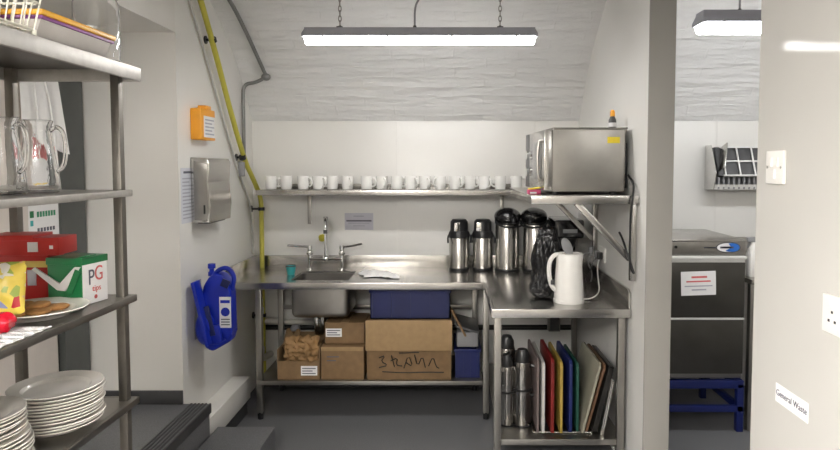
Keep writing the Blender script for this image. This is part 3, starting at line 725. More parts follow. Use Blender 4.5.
# ------------------------------------------------------------------ boxes under the sink table
ZU = .2525
def carton(name, label, x0, x1, y0, y1, z0, z1, m='card', tape=True, cat='box'):
    t = thing(name, label, cat, ((x0 + x1) / 2, (y0 + y1) / 2, z0))
    mk('body', B().box(x0, x1, y0, y1, z0, z1, .004).wobble(.004, 7, x0), m, t)
    if tape: mk('tape', B().box((x0 + x1) / 2 - .025, (x0 + x1) / 2 + .025, y0 - .006, y1 + .004, z1 + .001, z1 + .003), 'card_l', t)
    return t
def label_part(t, x0, x1, y, z0, z1):
    l = mk('paper_label', B().box(x0, x1, y - .0025, y - .0005, z0, z1), 'paper', t)
    b = B()
    for i in range(3): b.box(x0 + .008, x1 - .01 - .02 * (i % 2), y - .0032, y - .0025, z0 + .01 + i * (z1 - z0 - .012) / 3, z0 + .016 + i * (z1 - z0 - .012) / 3)
    mk('lettering', b, 'ink', l)
t = thing('cardboard_box', 'torn open cardboard box with crumpled brown paper below the sink', 'box', (-.985, 4.1, ZU))
x0, x1, y0, y1 = -1.122, -.845, 3.965, 4.26
b = B(); b.box(x0, x1, y0, y0 + .006, ZU + .001, ZU + .125).box(x0, x1, y1 - .006, y1, ZU + .001, ZU + .24).box(x0, x0 + .006, y0, y1, ZU + .001, ZU + .20).box(x1 - .006, x1, y0, y1, ZU + .001, ZU + .22).box(x0, x1, y0, y1, ZU + .001, ZU + .006)
mk('body', b, 'card', t)
mk('torn_flap', B().grid(lambda u, v: (x0 + .02 + .10 * u, y0 + .06 + .1 * v - .03 * u, ZU + .19 + .09 * v + .02 * sin(u * 9)), 10, 8, .004), 'card', t)
label_part(t, -.968, -.862, y0 - .001, ZU + .03, ZU + .092)
one('packing_paper', B().grid(lambda u, v: (x0 + .045 + .22 * u + .012 * mnoise.noise(Vector((u * 6, v * 6, 1))), y0 - .012 + .12 * (v - .35) ** 2 * 1.4 + .03 * mnoise.noise(Vector((u * 7, v * 7, 4))) + .014 * abs(sin(u * 13 + v * 3)), ZU + .115 + .155 * v + .02 * mnoise.noise(Vector((u * 5, 0, 8)))), 40, 30, .003), 'kraft', 'crumpled brown packing paper spilling over the torn box', 'paper', sharp=25)
t = carton('cardboard_box', 'lower closed cardboard box beneath another, below the sink', -.838, -.560, 3.968, 4.30, ZU + .001, ZU + .215, tape=False)
for i in range(2): mk('lettering', B().box(-.80, -.72 - .02 * i, 3.961, 3.9625, ZU + .15 - i * .025, ZU + .156 - i * .025), 'ink', t)
mk('top_flap', B().box(-.838, -.562, 3.962, 3.966, ZU + .19, ZU + .216, .001), 'card_l', t)
t = carton('cardboard_box', 'upper cardboard box with white label stacked below the sink', -.822, -.563, 4.02, 4.30, ZU + .221, ZU + .362)
label_part(t, -.815, -.71, 4.015, ZU + .27, ZU + .325)
# large box with flap and pen scribble
X0_, X1_ = -.540, .008
t = carton('cardboard_box', 'large cardboard box with folded flap and pen scribble, under a blue crate', X0_, X1_, 3.965, 4.40, ZU + .001, .642, tape=False)
mk('front_flap', B().obox(((X0_ + X1_) / 2, 3.949, .548), (X1_ - X0_ + .012, .005, .195), (-4, 0, 0), .001), 'card_l', t)
scr = [[(-.46, .40), (-.42, .415), (-.45, .375), (-.40, .35), (-.46, .335)], [(-.38, .415), (-.36, .34)], [(-.385, .38), (-.34, .40), (-.35, .35), (-.31, .345)],
       [(-.30, .33), (-.27, .42), (-.24, .34), (-.29, .37)], [(-.23, .42), (-.21, .34), (-.18, .415), (-.16, .335)], [(-.14, .345), (-.11, .41), (-.09, .34), (-.07, .33)],
       [(-.44, .308), (-.30, .300), (-.16, .305), (-.04, .303)], [(-.33, .43), (-.20, .435)]]
b = B()
for ss in scr: b.tube([(x, 3.9605, z) for x, z in ss], .0034, 6, 1)
mk('pen_scribble', b, 'iron', t)
def crate(label, x0, x1, y0, y1, z0, z1, m):
    t = thing('storage_crate', label, 'crate', ((x0 + x1) / 2, (y0 + y1) / 2, z0))
    w = .006
    b = B().box(x0, x1, y0, y1, z0, z0 + w).box(x0, x0 + w, y0, y1, z0, z1).box(x1 - w, x1, y0, y1, z0, z1).box(x0, x1, y0, y0 + w, z0, z1).box(x0, x1, y1 - w, y1, z0, z1)
    mk('body', b, m, t)
    mk('rim', B().box(x0 - .008, x1 + .008, y0 - .008, y0 + .002, z1 - .018, z1, .002).box(x0 - .008, x1 + .008, y1 - .002, y1 + .008, z1 - .018, z1, .002).box(x0 - .008, x0 + .002, y0, y1, z1 - .018, z1, .002).box(x1 - .002, x1 + .008, y0, y1, z1 - .018, z1, .002), m, t)
    b = B()
    n = max(3, int((x1 - x0) / .12))
    for i in range(n + 1):
        xx = x0 + .01 + (x1 - x0 - .02) * i / n
        b.box(xx - .004, xx + .004, y0 - .006, y0, z0 + .01, z1 - .018)
    mk('ribs', b, m, t)
    return t
crate('wide blue plastic crate sitting on the scribbled cardboard box', -.52, .0, 4.0, 4.40, .645, .835, 'blue_d')
crate('blue plastic crate beside the cardboard box near the table leg', .035, .195 + .0, 4.0, 4.38, ZU + .001, .445, 'blue_d')
t = thing('plastic_tub', 'tilted grey plastic tub resting on the small blue crate', 'tub', (.11, 4.1, .447))
tb = B().box(.045, .185, 4.02, 4.34, .452, .55, .008)
mk('body', tb, 'grey_pl', t)
mk('lid', B().obox((.115, 4.16, .575), (.16, .34, .012), (0, 16, 0), .003), 'dk_grey', t)
one('cardboard_flap', B().obox((.055, 4.01, .62), (.012, .05, .20), (0, -28, 0), .002), 'card', 'loose brown cardboard strip leaning by the big box', 'cardboard')

# ------------------------------------------------------------------ under the prep table
ZP = .1905
def flask(label, x, y, h, r, name='steel_flask'):
    t = thing(name, label, 'flask', (x, y, ZP))
    mk('body', B().lathe([(0, .008), (r, .008), (r * 1.01, h * .5), (r, h * .78), (r * .86, h * .84), (0, h * .84)], (x, y, ZP)), 'steel_h', t)
    mk('base', B().lathe([(0, 0), (r + .002, 0), (r + .002, .01), (0, .01)], (x, y, ZP + .001)), 'black', t)
    mk('lid', B().lathe([(0, h * .835), (r * .8, h * .835), (r * .78, h * .93), (r * .5, h), (0, h)], (x, y, ZP)), 'black', t)
    mk('band', B().lathe([(r + .001, h * .47), (r + .005, h * .47), (r + .005, h * .50), (r + .001, h * .50)], (x, y, ZP)), 'black', t)
    mk('handle', B().tube([(x + r * .9, y - .02, ZP + h * .8), (x + r + .03, y - .03, ZP + h * .78), (x + r + .032, y - .03, ZP + h * .45), (x + r * .95, y - .02, ZP + h * .4)], .007, 8, 3), 'black', t)
flask('shiny steel flask on the lower shelf nearest the table leg', .318, 3.42, .40, .044)
flask('shiny steel flask on the lower shelf beside the chopping boards', .405, 3.42, .43, .052)
flask('shiny steel flask at the rear of the lower shelf', .34, 3.66, .44, .055)
def board(name, label, m, x, th, y0, y1, h, tilt=0, dz=.012, cat='chopping board', group='chopping boards stood in the rack'):
    c = .02
    b = B().prism([(y0, 0), (y1, 0), (y1, h - c), (y1 - c, h), (y0 + c, h), (y0, h - c)], 'x', -th / 2, th / 2, .002)
    b.rot(tilt, 'Y'); b.move(x, 0, ZP + dz)
    return one(name, b, m, label, cat, group)
board('chopping_board', 'pinkish worn chopping board, nearest the steel flasks', 'b_clear', .475, .012, 3.285, 3.70, .40)
board('chopping_board', 'white chopping board stood left of the red one', 'b_white', .503, .016, 3.275, 3.70, .385)
board('chopping_board', 'red chopping board between white and yellow boards', 'b_red', .553, .018, 3.28, 3.70, .40)
board('chopping_board', 'yellow chopping board between red and blue boards', 'b_yel', .600, .014, 3.275, 3.70, .385)
board('chopping_board', 'blue chopping board between yellow and green boards', 'b_blue', .652, .018, 3.285, 3.70, .39)
board('chopping_board', 'green chopping board between blue and cream boards', 'b_green', .692, .014, 3.30, 3.70, .37)
board('chopping_board', 'cream chopping board leaning right under the prep table', 'b_cream', .715, .014, 3.275, 3.72, .39, 14)
board('chopping_board', 'brown board leaning behind the cream chopping board', 'b_brown', .742, .014, 3.30, 3.72, .38, 15)
t = thing('baking_tray', 'black baking tray leaning against the brown board', 'tray', local=True)
mk('pan', B().box(-.006, .0, 3.29, 3.70, 0, .37, .002), 'iron', t)
mk('rim', B().box(-.002, .022, 3.29, 3.296, 0, .37, .001).box(-.002, .022, 3.694, 3.70, 0, .37, .001).box(-.002, .022, 3.29, 3.70, .364, .37, .001).box(-.002, .022, 3.29, 3.70, 0, .006, .001), 'iron', t)
t.location = (.775, 0, ZP + .012); t.rotation_euler = (0, radians(14), 0)
t = thing('baking_tray', 'bright edged steel tray leaning nearest the right table leg', 'tray', local=True)
mk('pan', B().box(-.005, .0, 3.275, 3.66, 0, .30, .002), 'steel_d', t)
mk('rim', B().box(-.002, .014, 3.275, 3.281, 0, .30, .002).box(-.002, .014, 3.654, 3.66, 0, .30, .001).box(-.002, .014, 3.275, 3.66, .294, .30, .001), 'steel_p', t)
t.location = (.815, 0, ZP + .004); t.rotation_euler = (0, radians(11), 0)
t = thing('board_rack', 'low wire rack holding the chopping boards upright', 'rack', (.58, 3.4, ZP))
mk('wire_base', B().cyl((.455, 3.30, ZP + .007), (.77, 3.30, ZP + .007), .004).cyl((.455, 3.66, ZP + .007), (.77, 3.66, ZP + .007), .004).cyl((.455, 3.30, ZP + .007), (.455, 3.66, ZP + .007), .004).cyl((.77, 3.30, ZP + .007), (.77, 3.66, ZP + .007), .004), 'steel_p', t)
t = thing('metal_box', 'grey metal box fixed low on the wall behind the boards', 'box', (.78, 4.4, .36))
mk('body', B().box(.715, .80, 4.44, YB - .036, .44, .62, .006), 'steel_d', t)
mk('cover', B().box(.725, .79, 4.432, 4.44, .45, .61, .003), 'dk_grey', t)

# ------------------------------------------------------------------ right bay
DX0, DX1, DY = 1.24, 1.800, 3.75
t = thing('dishwasher', 'stainless steel commercial dishwasher with a printed notice on its door', 'dishwasher', (1.53, 4.0, .33))
mk('body', B().box(DX0, DX1, DY + .022, 4.36, .33, 1.18, .004), 'steel_d', t)
mk('top_cover', B().box(DX0 - .003, DX1 + .003, DY - .004, 4.37, 1.180, 1.196, .005), 'steel', t)
cp_ = mk('control_panel', B().box(DX0, DX1, DY, DY + .022, 1.098, 1.180, .004), 'steel_d', t)
mk('power_button', B().cyl((1.373, DY - .005, 1.150), (1.373, DY, 1.150), .009), 'black', cp_)
bdg = mk('oval_badge', B().cyl((0, 0, 0), (0, .003, 0), .5, seg=40), 'dk_grey', cp_)
bdg.data.transform(Matrix.Translation(OFF[bdg.name])); bdg.data.transform(Matrix.Diagonal((.150, 1, .066, 1))); bdg.data.transform(Matrix.Translation(Vector((1.692, DY - .003, 1.147)) - OFF[bdg.name]))
def half_oval(x, z, a, c, lo, hi, y, m, nm):
    pts = [(x, z)] if hi - lo < 2 * pi - .1 else []
    pts += [(x + a * cos(lo + (hi - lo) * k / 24), z + c * sin(lo + (hi - lo) * k / 24)) for k in range(25 if pts else 24)]
    mk(nm, B().prism(pts, 'y', y - .001, y), m, bdg)
half_oval(1.692, 1.147, .069, .028, 0, 2 * pi, DY - .003, 'paper', 'badge_ground')
half_oval(1.710, 1.147, .050, .0265, -pi * .75, pi * .62, DY - .004, 'badge_b', 'badge_swoosh')
b = B()
for i in range(5): b.box(1.642 + i * .013, 1.671 + i * .013, DY - .0052, DY - .004, 1.142, 1.153)
mk('badge_lettering', b, 'ink', bdg)
b = B()
for i in range(4): b.box(1.545 + i * .014, 1.575 + i * .014, DY - .0008, DY + .001, 1.142, 1.150)
mk('panel_lettering', b, 'ink', cp_)
dr = mk('door', B().box(DX0, DX1, DY + .002, DY + .022, .715, 1.055, .003), 'steel_dk', t)
mk('door_handle', B().box(DX0, DX1, DY - .018, DY + .01, 1.075, 1.096, .004).box(DX0, DX1, DY + .004, DY + .02, 1.055, 1.078, .001), 'satin', dr)  # pale colour paints the highlight along the handle edge
mk('lower_panel', B().box(DX0, DX1, DY + .004, DY + .022, .365, .700, .003), 'steel_dk', t)
mk('seam_strip', B().box(DX0, DX1, DY - .003, DY + .012, .702, .713, .002), 'satin', t)
ln = [(.3, .75, .72, .08, 'ink_red'), (.15, .85, .55, .06, 'ink_red'), (.1, .9, .36, .05, 'ink_l'), (.3, .72, .2, .06, 'ink_l')]
W_ = [(1.410, 1.622, .853, 1.0)][0]
sh = mk('paper_notice', B().box(W_[0], W_[1], DY + .0002, DY + .0018, W_[2], W_[3]).rot(-2, 'Y', (1.5, DY, .93)), 'paper', dr, label='white printed notice')
for ik in range(4):
    b = B()
    for q, (a, c, zz, hh, k) in enumerate(ln):
        if q == ik: b.box(W_[0] + a * .212, W_[0] + c * .212, DY - .0006, DY + .0002, W_[2] + zz * .147, W_[2] + (zz + hh) * .147)
    b.rot(-2, 'Y', (1.5, DY, .93)); mk('lettering', b, ln[ik][4], dr)
t = thing('dishwasher_stand', 'blue tubular stand carrying the dishwasher', 'stand', (1.53, 4.0, 0))
mk('frame', B().box(DX0, DX1 + .01, DY, DY + .04, .272, .322, .004).box(DX0, DX1 + .01, 4.30, 4.34, .272, .322, .004).box(DX0, DX0 + .04, DY + .04, 4.30, .272, .322, .004).box(DX1 - .03, DX1 + .01, DY + .04, 4.30, .272, .322, .004), 'blue_d', t)
mk('lower_rail', B().box(DX0, DX1 + .01, DY, DY + .03, .125, .165, .004).box(DX0, DX0 + .03, DY + .03, 4.30, .125, .165, .004).box(DX1 - .02, DX1 + .01, DY + .03, 4.30, .125, .165, .004), 'blue_d', t)
for x in (DX0 + .02, DX1 - .01):
    for y in (DY + .02, 4.32): mk('leg', B().box(x - .02, x + .02, y - .02, y + .02, 0, .30, .003), 'blue_d', t)
t = thing('steel_counter', 'steel counter standing right of the dishwasher', 'counter', (2.15, 4.1, 0))
mk('worktop', B().box(1.835, 2.45, 3.74, YB - .012, .92, .95, .004), 'steel', t)
mk('splashback', B().box(1.835, 2.45, YB - .018, YB - .002, .95, 1.12, .003), 'steel', t)
for x, y in ((1.86, 3.78), (2.42, 3.78), (1.86, 4.5), (2.42, 4.5)): mk('leg', B().box(x - .02, x + .02, y - .02, y + .02, 0, .92, .003), 'steel_d', t)
mk('panel', B().box(1.885, 2.40, 3.80, 3.82, .1, .915, .002), 'dk_grey', t)
t = thing('spray_bottle', 'white spray bottle on the counter beside the dishwasher', 'bottle', (1.895, 3.87, .95))
mk('body', B().lathe([(0, 0), (.036, 0), (.038, .01), (.038, .14), (.02, .19), (.014, .20), (.014, .215), (0, .215)], (1.90, 3.87, .951)), 'white_pl', t)
mk('trigger_head', B().box(1.862, 1.918, 3.855, 3.885, 1.165, 1.195, .006).obox((1.876, 3.87, 1.15), (.01, .016, .05), (0, 25, 0), .003), 'grey_pl', t)
# wall rack
t = thing('cutlery_rack', 'wall mounted steel rack of small compartments above the dishwasher', 'rack', (2.05, 4.4, 1.46))
RX0, RX1 = 1.865, 2.40
mk('side_panel', B().prism([(YB - .002, 1.79), (YB - .002, 1.465), (YB - .16, 1.475), (YB - .20, 1.60), (YB - .10, 1.79)], 'x', RX0, RX0 + .006, .001), 'steel_p', t)
mk('back_panel', B().box(RX0 + .006, RX1, YB - .008, YB - .002, 1.465, 1.76, .001), 'grey_pl', t)
mk('trough', B().prism([(YB - .008, 1.465), (YB - .16, 1.475), (YB - .172, 1.51), (YB - .166, 1.51), (YB - .155, 1.482), (YB - .008, 1.472)], 'x', RX0 + .006, RX1), 'satin', t)
b = B(); x = RX0 + .03
while x < RX1:
    b.box(x, x + .012, YB - .166, YB - .150, 1.478, 1.562, .002); x += .036
mk('teeth', b, 'grey_pl', t)
b = B()
g = lambda s: (YB - .19 + .085 * s, 1.575 + .20 * s)
for s in (0, .5, 1.0):
    y, z = g(s); b.obox(((RX0 + RX1) / 2 + .03, y, z), (RX1 - RX0 - .06, .012, .012), (0, 0, 0), .002)
x = RX0 + .075
while x < RX1:
    (ya, za), (yb, zb) = g(0), g(1.0)
    b.cyl((x, ya, za), (x, yb, zb), .006); x += .105
mk('grid', b, 'satin', t)
mk('compartments', B().prism([(g(0)[0] + .012, g(0)[1]), (g(1)[0] + .012, g(1)[1]), (YB - .02, 1.765), (YB - .02, 1.56)], 'x', RX0 + .03, RX1), 'dk_grey', t)
mk('end_flap', B().obox((RX0 + .058, YB - .165, 1.70), (.008, .11, .19), (-22, 14, 0), .002), 'steel', t)

# ------------------------------------------------------------------ right front wall
t = thing('light_switch', 'white light switch plate on the glossy right wall', 'switch', (.85, 1.61, 1.6))
mk('plate', B().box(.8405, .8495, 1.567, 1.653, 1.599, 1.685, .003), 'white_pl', t)
for y, z in ((1.595, 1.655), (1.625, 1.655), (1.61, 1.625)): mk('rocker', B().obox((.8395, y, z), (.004, .013, .024), (0, 6, 0), .001), 'white_pl', t)
for y in (1.577, 1.643): mk('screw', B().cyl((.8395, y, 1.642), (.841, y, 1.642), .0035), 'steel_p', t)
t = thing('plug_socket', 'double white plug socket at the edge of the glossy wall', 'socket', (.85, 1.32, 1.27))
sy, sz = 1.313, 1.318
mk('plate', B().box(.8405, .8495, sy - .073, sy + .073, sz - .043, sz + .043, .003), 'white_pl', t)
for dy in (-.036, .036):
    mk('rocker_switch', B().box(.8375, .8406, sy + dy - .006, sy + dy + .006, sz + .017, sz + .034, .001), 'white_pl', t)
    b = B()
    for a, c in ((0, .006), (-.011, -.014), (.011, -.014)): b.box(.8400, .8408, sy + dy + a - .0035, sy + dy + a + .0035, sz + c - .003, sz + c + .003)
    mk('socket_holes', b, 'black', t)
t = thing('bin_label', 'white strip label reading General Waste on the glossy right wall', 'label', (.85, 1.51, 1.03))
mk('strip', B().box(.8485, .8497, 1.441, 1.587, 1.035, 1.083), 'paper', t)
text('lettering', 'General Waste', .0225, 'ink', t, (.8482, 1.514, 1.060), (90, 0, -90))

# ------------------------------------------------------------------ shelving unit on the left
t = thing('shelving_unit', 'tall four tier metal shelving unit at the left, loaded with crockery', 'shelving', (-1.13, 1.45, 0))
HX0, HX1, HY0, HY1 = -1.32, -.945, .95, 1.875
def tier(z, th, m, x1=HX1):
    b = B().box(HX0 + .012, x1 - .012, HY0 + .012, HY1 - .012, z - .004, z, .001)
    sh = mk('shelf', b, 'steel_dk' if z > 1.9 else 'steel_d', t)  # top deck darker: shade on its underside put into the steel
    b = B().box(x1 - .012, x1, HY0, HY1, z - th, z + .0005, .003).box(HX0, HX0 + .012, HY0, HY1, z - th, z + .0005, .003)
    b.box(HX0, x1, HY1 - .012, HY1, z - th, z + .0005, .003).box(HX0, x1, HY0, HY0 + .012, z - th, z + .0005, .003)
    mk('rim', b, m, sh)
Z4, Z3, Z2, Z1 = .937, 1.254, 1.573, 1.937
tier(Z1, .04, 'shelf_top', -.925); tier(Z2, .019, 'shelf_top', -.96); tier(Z3, .02, 'steel_d', -.955); tier(Z4, .02, 'steel_d', -.955); tier(.25, .03, 'steel_d', -.955)
for x, y in ((-.985, 1.845), (-1.295, 1.845), (-.985, .98), (-1.295, .98)):
    mk('post', B().box(x - .0125, x + .0125, y - .0125, y + .0125, .0, Z1 - .005, .002), 'shelf_post', t)

# plates
def plate_mesh(r):
    return B().lathe([(0, .003), (r * .56, .003), (r * .58, 0), (r * .62, 0), (r * .65, .006), (r * .72, .0125), (r * .97, .0195), (r, .0225), (r * .985, .0245), (r * .94, .0225), (r * .73, .0170), (r * .67, .0095), (r * .61, .0068), (0, .0065)], seg=64)
big = one('dinner_plate', plate_mesh(.114), 'plate', 'x', 'plate', 'white plates on the shelving unit', sharp=24)
small = one('side_plate', plate_mesh(.103), 'plate', 'x', 'plate', 'white plates on the shelving unit', sharp=50)
def stack(proto, first, n, x, y, z, step, what, r0=0):
    for i in range(n):
        o = proto if (first and i == 0) else dup(proto)
        a = random.uniform(0, 6.28); j = .0025
        o.location = (x + j * cos(a) * 1.5, y + j * sin(a), z + i * step)
        k = n - 1 - i
        o['label'] = what % ('topmost' if k == 0 else ORD[k] + ' from top')
random.seed(11)
ORD2 = ORD
stack(big, True, 12, -1.066, 1.65, Z4 + .001, .0085, 'white dinner plate, %s of the stack by the corner post')
stack(big, False, 8, -1.100, 1.40, Z4 + .001, .0085, 'white dinner plate, %s under the small plates')
stack(small, True, 7, -1.105, 1.405, Z4 + .001 + 8 * .0085, .0078, 'small white plate, %s on the nearer stack')
# plate of biscuits
t = thing('serving_plate', 'white plate of brown biscuits on the shelf below the jugs', 'plate', (-1.045, 1.60, Z3))
mk('dish', plate_mesh(.122).move(-1.078, 1.60, Z3 + .001), 'plate', t)
bs = [(-1.150, 1.60, 0), (-1.112, 1.645, 0), (-1.070, 1.590, 0), (-1.110, 1.562, 0), (-1.055, 1.645, 0), (-1.125, 1.612, 1), (-1.085, 1.612, 1)]
nm = ['behind the yellow bag', 'at the back of the plate', 'nearest the post', 'nearest the red wrap', 'nearest the tea carton', 'lying on the others beside the yellow bag', 'lying on top of the pile']
p0 = None
for i, (x, y, lv) in enumerate(bs):
    if p0 is None:
        p0 = one('biscuit', B().lathe([(0, 0), (.028, 0), (.031, .004), (.030, .008), (.022, .011), (0, .0115)], seg=24).wobble(.0015, 80), 'biscuit', 'x', 'biscuit', 'brown biscuits on the plate'); o = p0
    else: o = dup(p0)
    o.location = (x, y, Z3 + .0095 + lv * .0118); o.rotation_euler = (radians(4 * lv), radians(-3 * lv), i)
    o['label'] = 'round brown biscuit %s' % nm[i]
# tea cartons
t = thing('tea_carton', 'green and white tea carton with a torn white flap', 'carton', local=True)
w, d, h = .108, .098, .128
mk('body', B().box(-w / 2, w / 2, -d / 2, d / 2, 0, h, .002), 'green', t)
sd = mk('side_panel', B().box(w / 2 + .0002, w / 2 + .0018, -d / 2 + .001, d / 2 - .001, .001, h - .008), 'paper', t, label='white side panel')
mk('lid', B().box(-w / 2 - .002, w / 2 + .003, -d / 2 - .003, d / 2 + .003, h - .014, h + .006, .002).obox((w / 2 - .012, -.03, h + .006), (.055, .04, .004), (0, -12, 0), .001), 'green', t)
mk('torn_flap', B().prism([(-.098, h - .028), (-.090, h - .022), (-.012, h - .066), (.036, h - .018), (.052, h - .018), (.004, h - .086), (-.020, h - .084)], 'y', -d / 2 - .006, -d / 2 - .001), 'paper', t, label='torn white flap')
mk('label_panel', B().prism([(.006, h - .098), (.028, h - .092), (.056, h - .03), (.040, h - .024)], 'y', -d / 2 - .009, -d / 2 - .006), 'green', t)
text('letter', 'P', .062, 'ink', sd, (w / 2 + .0022, -.016, h - .054), (90, 0, 90), squash=.8)
text('letter', 'G', .060, 'ink_red', sd, (w / 2 + .0022, .014, h - .046), (90, 0, 90), squash=.8)
text('lettering', 'tips', .024, 'ink_red', sd, (w / 2 + .0022, .004, h - .086), (90, 0, 90))
mk('print_dot', B().cyl((w / 2 + .0016, 0, .018), (w / 2 + .0024, 0, .018), .006), 'ink_red', sd)
t.location = (-1.068, 1.765, Z3 + .001); t.rotation_euler = (0, 0, radians(-9))
t = thing('tea_carton', 'upright red carton on the shelf under a flat red box', 'carton', (-1.24, 1.79, Z3))
mk('body', B().box(-1.31, -1.165, 1.785, 1.86, Z3 + .001, Z3 + .135, .002), 'red', t)
mk('label_panel', B().box(-1.225, -1.20, 1.782, 1.785, Z3 + .045, Z3 + .09), 'paper_l', t)
mk('band', B().box(-1.24, -1.167, 1.782, 1.785, Z3 + .098, Z3 + .116), 'ink_yel', t)
t = thing('tea_carton', 'flat red box lying on top of the red carton', 'carton', local=True)
mk('body', B().box(-.10, .10, -.05, .05, 0, .05, .002), 'red', t)
mk('lid', B().box(-.102, .03, -.052, .052, .042, .058, .002), 'red', t)
mk('emblem', B().box(.016, .044, -.0525, -.0508, .010, .038), 'paper', t)
mk('small_emblem', B().box(.075, .085, -.0512, -.0504, .018, .028), 'paper', t)
t.location = (-1.222, 1.805, Z3 + .1365); t.rotation_euler = (0, radians(0), radians(4))
# sweets bag
def bagf(sg):
    return lambda u, v: ((u - .5) * .095, sg * .030 * sin(pi * u) ** .6 * sin(pi * min(1, max(0, v))) ** .6 + .004 * mnoise.noise(Vector((u * 7, v * 7, sg))), v * .130)
b = B().grid(bagf(1), 20, 24).grid(bagf(-1), 20, 24)
bmesh.ops.remove_doubles(b.bm, verts=b.bm.verts, dist=.006)
b.rot(-10, 'X').rot(12, 'Z').move(-1.098, 1.505, Z3 + .026)
one('sweets_bag', b, 'sweets', 'yellow printed foil bag of sweets leaning on the biscuit plate', 'bag', sharp=60)
b = B().ball((-1.045, 1.425, Z3 + .026), .028, (1.1, 1.1, .8), 28, 20).wobble(.007, 50)
zmin = min(v.co.z for v in b.bm.verts); b.move(0, 0, Z3 + .005 - zmin)
one('sweet_wrap', b, 'red_g', 'shiny red foil wrapped sweet on the white doily', 'sweet', sharp=20)
# lace doily: a scalloped lattice
b = B(); cx_, cy_ = -1.03, 1.385
for k in range(6):
    for a in (1, -1):
        pts = [(cx_ - .065 + .13 * i / 16, cy_ - .09 + k * .034 + a * .016 * (1 if i % 2 else -1), Z3 + .0038) for i in range(17)]
        b.tube(pts, .0026, 6, 1)
one('doily', b, 'paper', 'white lace doily lying on the shelf edge', 'doily')
# glass jugs
jug = thing('glass_jug', 'x', 'jug', local=True, group='clear glass jugs on the shelving unit')
mk('body', B().lathe([(0, 0), (.044, 0), (.050, .006), (.049, .03), (.040, .10), (.031, .155), (.033, .18), (.037, .192), (.0355, .193), (.0305, .18), (.0285, .155), (.0375, .10), (.0465, .03), (.046, .009), (.040, .006), (0, .006)], seg=40), 'glass', jug)
mk('handle', B().tube([(.030, 0, .165), (.045, 0, .178), (.062, 0, .165), (.068, 0, .12), (.062, 0, .07), (.043, 0, .055)], .0055, 10, 3), 'glass', jug)
js = [(-1.100, 1.66, 12, 'clear glass jug with curved handle nearest the corner post'), (-1.115, 1.55, -8, 'clear glass jug in the middle of the shelf row'), (-1.10, 1.42, 5, 'clear glass jug cut by the picture edge on the second shelf')]
for i, (x, y, r, lb) in enumerate(js):
    o = jug if i == 0 else dup(jug)
    o.location = (x, y, Z2 + .001); o.rotation_euler = (0, 0, radians(r)); o['label'] = lb
# top shelf
t = thing('food_tub', 'milky plastic tub with orange yellow lid on the top shelf', 'tub', (-1.03, 1.58, Z1))
mk('body', B().prism([(-1.12, Z1 + .001), (-.955, Z1 + .001), (-.935, Z1 + .052), (-1.14, Z1 + .052)], 'y', 1.44, 1.735, .006), 'tub', t)
mk('rim', B().box(-1.143, -.932, 1.435, 1.742, Z1 + .046, Z1 + .054, .002), 'purple', t)
mk('lid', B().box(-1.145, -.928, 1.432, 1.745, Z1 + .0542, Z1 + .068, .004), 'lid_or', t)
t = thing('small_lid', 'dark red round lid lying on the tub lid', 'lid', (-1.02, 1.58, Z1 + .0685))
mk('disc', B().lathe([(0, 0), (.045, 0), (.047, .004), (.045, .012), (0, .013)], (-1.02, 1.60, Z1 + .0685)), 'red', t)
mk('knob', B().lathe([(0, .012), (.01, .012), (.013, .022), (0, .025)], (-1.02, 1.60, Z1 + .0685)), 'purple', t)
t = thing('glass_jar', 'large clear glass jar behind the tub on the top shelf', 'jar', (-1.02, 1.80, Z1))
mk('body', B().lathe([(0, 0), (.052, 0), (.060, .008), (.061, .03), (.061, .17), (.05, .20), (.05, .22), (.047, .22), (.047, .20), (.058, .168), (.058, .03), (.056, .012), (0, .008)], (-1.02, 1.812, Z1 + .001), 44), 'glass', t)
mk('lid', B().lathe([(0, .218), (.054, .218), (.054, .24), (0, .243)], (-1.02, 1.812, Z1 + .001)), 'steel_p', t)
t = thing('wire_basket', 'cream wire basket of packets on the top shelf', 'basket', (-1.06, 1.28, Z1))
ax0, ax1, ay0, ay1, az0, az1 = -1.18, -.935, 1.14, 1.410, Z1 + .014, Z1 + .13
def rect(z, g): return [(ax0 - g, ay0 - g, z), (ax1 + g, ay0 - g, z), (ax1 + g, ay1 + g, z), (ax0 - g, ay1 + g, z)]
b = B()
for z, g in ((az0, 0), (az0 + .06, .008), (az1, .018)):
    R4 = rect(z, g)
    for i in range(4): b.cyl(R4[i], R4[(i + 1) % 4], .0032, seg=8)
mk('rim', b, 'wire', t)
b = B()
for i in range(13):
    f = i / 12; y = ay0 + (ay1 - ay0) * f; y2 = ay0 - .018 + (ay1 - ay0 + .036) * f
    b.tube([(ax0 - .018, y2, az1), (ax0, y, az0), (ax1, y, az0), (ax1 + .018, y2, az1)], .0022, 6, 0)
for i in range(10):
    f = i / 9; x = ax0 + (ax1 - ax0) * f; x2 = ax0 - .018 + (ax1 - ax0 + .036) * f
    b.tube([(x2, ay0 - .018, az1), (x, ay0, az0), (x, ay1, az0), (x2, ay1 + .018, az1)], .0022, 6, 0)
mk('mesh_wires', b, 'wire', t)
for x, y in ((ax0, ay0), (ax1, ay0), (ax0, ay1), (ax1, ay1)): mk('foot', B().cyl((x, y, Z1 + .0005), (x, y, az0), .006), 'wire', t)
for i, (x, y, m, lb) in enumerate(((-1.02, 1.20, 'green', 'green packet standing in the wire basket'), (-.995, 1.265, 'ink_yel', 'yellow packet standing in the wire basket'), (-1.09, 1.30, 'sweets', 'printed foil packet lying in the wire basket'))):
    t2 = thing('snack_packet', lb, 'packet', (x, y, az0))
    mk('wrapper', B().box(x - .035, x + .035, y - .022, y + .022, az0 + .004, az0 + .10, .012, 3).wobble(.004, 40, i), m, t2)
    mk('seal', B().box(x - .032, x + .032, y - .002, y + .002, az0 + .098, az0 + .112), m, t2)

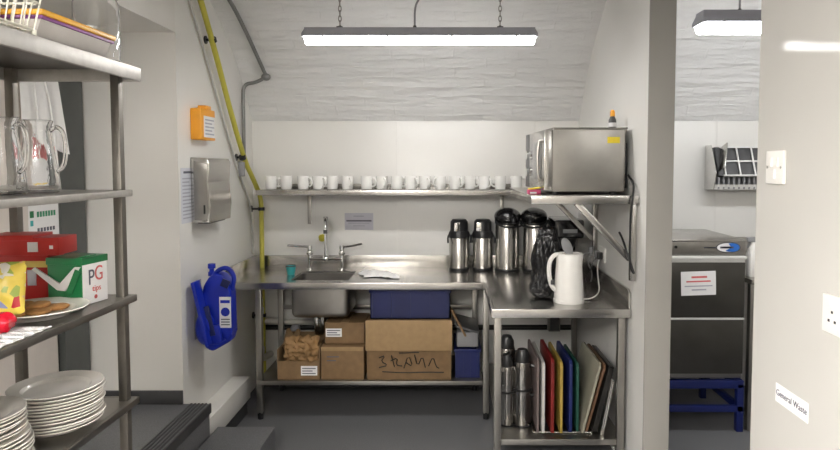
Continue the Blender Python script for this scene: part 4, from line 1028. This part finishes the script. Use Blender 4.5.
# ------------------------------------------------------------------ on the recess door
notice('poster', 'cream poster with red header on the recess door', 2.85, 3.075, 1.28, 1.80, '+x', -1.945, 'paper', [(0, 1, .76, .20, 'ink_red'), (.08, .92, .39, .035, 'ink_yel'), (.04, .16, .235, .06, 'green'), (.05, .14, .16, .05, 'teal')] + [(.26 + .09 * i, .325 + .09 * i, .235, .05, 'ink_green') for i in range(7)] + [(.26 + .1 * i, .33 + .1 * i, .10, .035, 'ink') for i in range(6)])
def apron(u, v):
    f = .012 * sin(u * 13) * (1.1 - v)
    return (-1.915 + .015 * u + .03 * (1 - v) + f, 2.895 + (u - .5) * (.24 + .06 * (1 - v)), 1.70 + .40 * v + .09 * (1 - u) * (1 - v))
t = thing('apron', 'white cloth apron hanging on the recess door', 'apron', (-1.9, 2.9, 1.6))
mk('cloth', B().grid(apron, 34, 20, .003), 'cloth', t)
mk('strap', B().tube([(-1.91, 2.86, 2.08), (-1.89, 2.86, 1.9), (-1.87, 2.84, 1.6)], .004, 6, 2).tube([(-1.90, 2.92, 2.08), (-1.87, 2.93, 1.9), (-1.85, 2.93, 1.62)], .004, 6, 2), 'cloth', t)
mk('hook', B().cyl((-1.945, 2.90, 2.085), (-1.89, 2.90, 2.085), .006).cyl((-1.945, 2.90, 2.085), (-1.941, 2.90, 2.085), .02), 'steel_p', t)

# ------------------------------------------------------------------ camera, world, view
cam = bpy.data.cameras.new('Camera'); co = bpy.data.objects.new('Camera', cam); COL.objects.link(co)
cam.sensor_width = 36; cam.lens = 620 / 840 * 36
pitch = radians(3)
co.location = (0, 0, 1.648); co.rotation_euler = (pi / 2 - pitch, 0, 0)
cam.shift_x = -30 / 840
cam.shift_y = (165 + 620 * math.tan(pitch) - 225) / 840
cam.clip_start = .02
SC.camera = co
w = bpy.data.worlds.new('World'); SC.world = w; w.use_nodes = True
w.node_tree.nodes['Background'].inputs['Color'].default_value = (.8, .85, 1, 1); w.node_tree.nodes['Background'].inputs['Strength'].default_value = .05
vs = SC.view_settings
vs.view_transform = 'Standard'; vs.look = 'None'; vs.gamma = 1; vs.use_curve_mapping = False; vs.exposure = 1.15
SC.cycles.max_bounces = 10; SC.cycles.diffuse_bounces = 6; SC.cycles.glossy_bounces = 6; SC.cycles.transmission_bounces = 10
SC.cycles.sample_clamp_indirect = 6
SC.cycles.caustics_reflective = False; SC.cycles.caustics_refractive = False
SC.cycles.use_denoising = True
